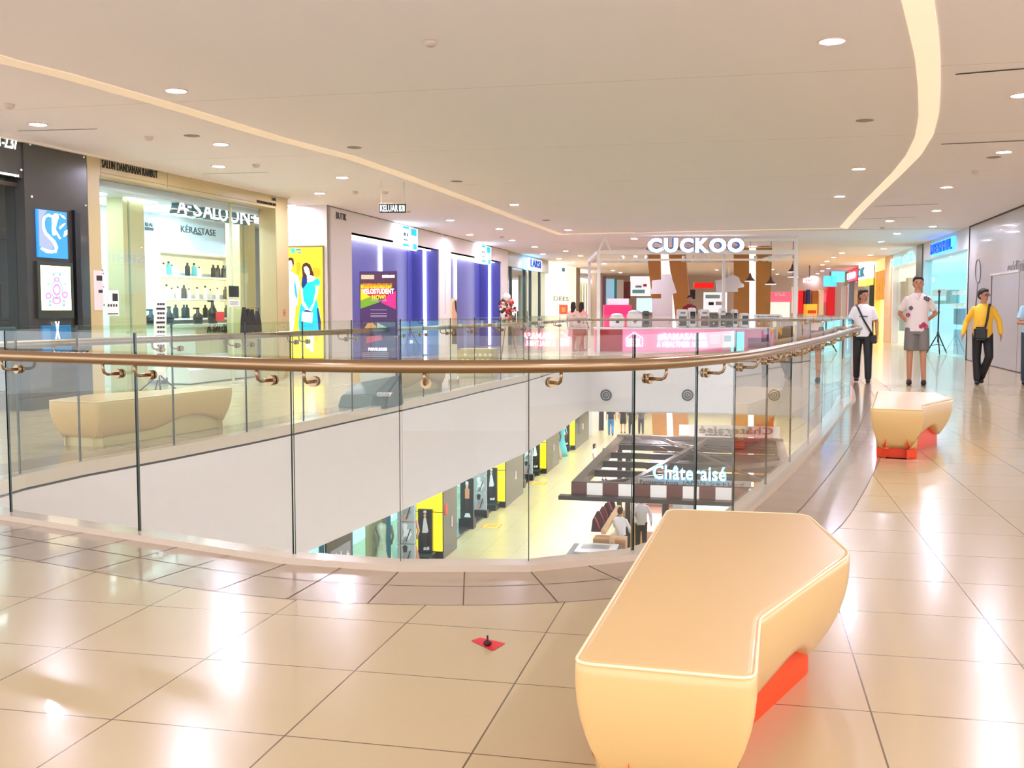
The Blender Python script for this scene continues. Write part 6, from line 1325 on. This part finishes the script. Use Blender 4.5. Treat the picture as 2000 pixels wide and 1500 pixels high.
def facing(p, off=0): return math.atan2(p.x, -p.y)*0 - math.atan2(p.x, p.y)+off
def strapmesh(t, pts, r, m, nm='shoulder_strap'):
    bm = bmesh.new(); P = []
    for i in range(len(pts)-1):
        for k in range(6): P.append(Vector(pts[i]).lerp(Vector(pts[i+1]), k/6))
    P.append(Vector(pts[-1])); tube(bm, P, r, 8); o = local(nm, fix(bm), m, t); return o
# man in white T-shirt
p = W(1683, 747); t = person('man in a white T-shirt with a black shoulder strap beside the rail', p, facing(p), 1.68, (246, 244, 246), (34, 32, 34), skin=(186, 128, 104), head=.55,
    pose=dict(LE=(.245, .05, 1.13), LW=(.25, -.07, .9), RE=(-.25, .03, 1.14), RW=(-.28, -.02, .88), LK=(.1, -.09, .5), LA=(.11, -.08, .085), RK=(-.1, .02, .5), RA=(-.1, .14, .1)), shoe=(40, 38, 42))
strapmesh(t, [(-.13, .02, 1.47), (-.09, -.1, 1.4), (0, -.145, 1.2), (.12, -.14, 1.0), (.19, -.06, .88)], .017, BLACK)
bm = bmesh.new(); limb(bm, [(-.235, .03, 1.2), (-.25, .03, 1.12), (-.272, -.0, .95)], [.05, .045, .035]); local('navy_undersleeve', remesh(bm, .011), mat('navy_cloth', (36, 44, 96), .6), t)
bm = bmesh.new(); box(bm, (.14, -.14, .74), (.26, -.02, .9)); bmesh.ops.bevel(bm, geom=list(bm.edges), offset=.02, segments=2, affect='EDGES'); local('small_bag', fix(bm), BLACK, t)
bm = bmesh.new(); box(bm, (-.07, -.14, 1.235), (.08, -.127, 1.26)); local('shirt_print', fix(bm), mat('print_slate', (110, 124, 130), .5), [c for c in t.children if c.name.startswith('top')][0])
# tall man in shorts
p = W(1788, 752); t = person('tall man in a pale floral shirt and grey shorts with his hands behind him', p, facing(p), 1.9, (232, 218, 212), (122, 116, 112), skin=(198, 140, 108), hair=(40, 40, 34), legs='short', head=.1,
    pose=dict(LE=(.27, .1, 1.15), LW=(.1, .19, 1.0), RE=(-.27, .1, 1.15), RW=(-.1, .19, .97), LK=(.1, -.03, .5), RK=(-.1, -.01, .5), LA=(.12, -.02, .085), RA=(-.1, .04, .085)), shoe=(36, 32, 32))
for (x, z, c) in ((.1, .98, (180, 40, 90)), (.13, .95, (200, 70, 110)), (-.14, 1.13, (170, 60, 100)), (-.1, 1.24, (110, 90, 110)), (.12, 1.4, (110, 100, 96)), (.15, 1.38, (90, 84, 80)), (.06, .95, (190, 50, 100))):
    bm = bmesh.new()
    for k in range(5): a = k*2*PI/5; ball(bm, (x+.022*math.cos(a), -.135+(abs(x)*.25 if z < 1.3 else .045), z+.022*math.sin(a)), (.016, .008, .016), 8)
    local('printed_flower', bm, mat('fl_%d' % c[0], c, .6), t)
bm = bmesh.new(); tube(bm, [(-.03, -.068, 1.47), (0, -.12, 1.38), (.03, -.068, 1.47)], .012, 8); local('open_collar', bm, mat('collar_pale', (240, 232, 224), .6), t)
# man in yellow
p = W(1916, 751); t = person('man in a yellow long-sleeved sweater with a black cross-body bag, walking', p, facing(p), 1.68, (250, 196, 50), (22, 20, 22), skin=(190, 138, 108), head=.75, sleeve='long', belly=.03,
    pose=dict(LE=(.27, .03, 1.16), LW=(.3, -.06, .93), RE=(-.28, .05, 1.15), RW=(-.33, -.04, .92), LK=(.12, -.14, .52), LA=(-.0, .06, .11), RK=(-.09, -.0, .5), RA=(-.07, -.06, .085)), shoe=(22, 24, 34), glasses=True)
strapmesh(t, [(.1, .0, 1.47), (.09, -.11, 1.4), (.07, -.165, 1.2), (.03, -.175, 1.0)], .02, mat('strap_brown', (50, 26, 22), .6))
bm = bmesh.new(); box(bm, (-.15, -.25, .82), (.08, -.15, 1.06)); bmesh.ops.bevel(bm, geom=list(bm.edges), offset=.035, segments=3, affect='EDGES'); local('cross_body_bag', fix(bm), BLACK, t)
# man at the right edge
p = W(2012, 752); t = person('man in a light blue polo shirt with folded arms, cut by the right edge', p, facing(p), 1.7, (170, 214, 232), (46, 66, 76), skin=(196, 140, 112), head=-.1,
    pose=dict(LE=(.22, -.05, 1.12), LW=(-.08, -.17, 1.17), RE=(-.22, -.05, 1.12), RW=(.08, -.19, 1.12)), shoe=(30, 30, 34))
# kiosk attendant and the two women
p = kp(ku(1365), 1.9); t = person('kiosk attendant in a maroon top with short dark hair behind the pink counter', p, .1, 1.76, (140, 24, 50), (30, 28, 30), head=-.2, vox=.014)
for x, y0, l, c, r in ((1120, 32.6, 'woman in a pink top with long dark hair walking left of the kiosk', (240, 190, 170), 2.6), (1136, 33.4, 'woman in a salmon top and short skirt beside the other one', (236, 160, 140), 2.4)):
    p = WY(x, 605, y0); p.z = 0; person(l, p, r, 1.55, c, (200, 160, 130), longhair=True, vox=.016, skirt=True, pose=dict(LK=(.09, -.16, .52), LA=(.09, -.2, .085), RK=(-.09, .05, .5), RA=(-.09, .22, .12)), shoe=(230, 220, 210), hair=(34, 22, 20))
# lower level
p = W(1211, 1107, LOW); t = person('bakery staff woman in a white shirt and black trousers, seen from behind', p, 2.7, 1.62, (244, 242, 244), (30, 30, 32), sleeve='long', hair=(70, 26, 28), vox=.014, pose=dict(LE=(.22, -.12, 1.17), LW=(.12, -.33, 1.0), RE=(-.24, -.1, 1.15), RW=(-.2, -.3, .98)))
p = W(1252, 1082, LOW); t = person('bakery staff man in a pale grey shirt leaning on the counter', p, -.2, 1.72, (232, 226, 228), (34, 34, 38), sleeve='long', skin=(150, 110, 90), vox=.014, pose=dict(LE=(.27, -.08, 1.15), LW=(.3, -.26, .98), RE=(-.25, -.14, 1.15), RW=(-.12, -.36, .98)))
for x, y, h, tc, bc, kw, l in ((1193, 850, 1.74, (24, 26, 26), (60, 130, 180), {}, 'walker in a black T-shirt and blue jeans seen from behind on the lower level'), (1217, 846, 1.68, (26, 22, 28), (30, 26, 30), dict(legs='short'), 'walker in a black top and shorts on the lower level'), (1233, 849, 1.6, (36, 34, 40), (40, 36, 44), dict(longhair=True), 'walker in dark clothes partly behind the glass joint on the lower level'), (1252, 848, 1.7, (74, 74, 76), (40, 40, 42), {}, 'walker in a grey hoodie and dark trousers on the lower level')):
    p = W(x, y, LOW); person(l, p, PI-.1, h, tc, bc, vox=.02, hands=False, pose=dict(LK=(.1, -.1, .5), LA=(.1, -.12, .085), RA=(-.1, .16, .1)), **kw)
p = W(1161, 924, LOW); person('small girl in a pale dress at the left side of the pergola', p, 1.2, 1.25, (236, 230, 214), (236, 230, 214), vox=.02, hands=False, skirt=True, longhair=True)
p = W(1180, 938, LOW); person('child in a white skirt beyond the left edge of the pergola', p, .5, 1.3, (150, 100, 80), (244, 240, 232), vox=.02, hands=False, skirt=True)
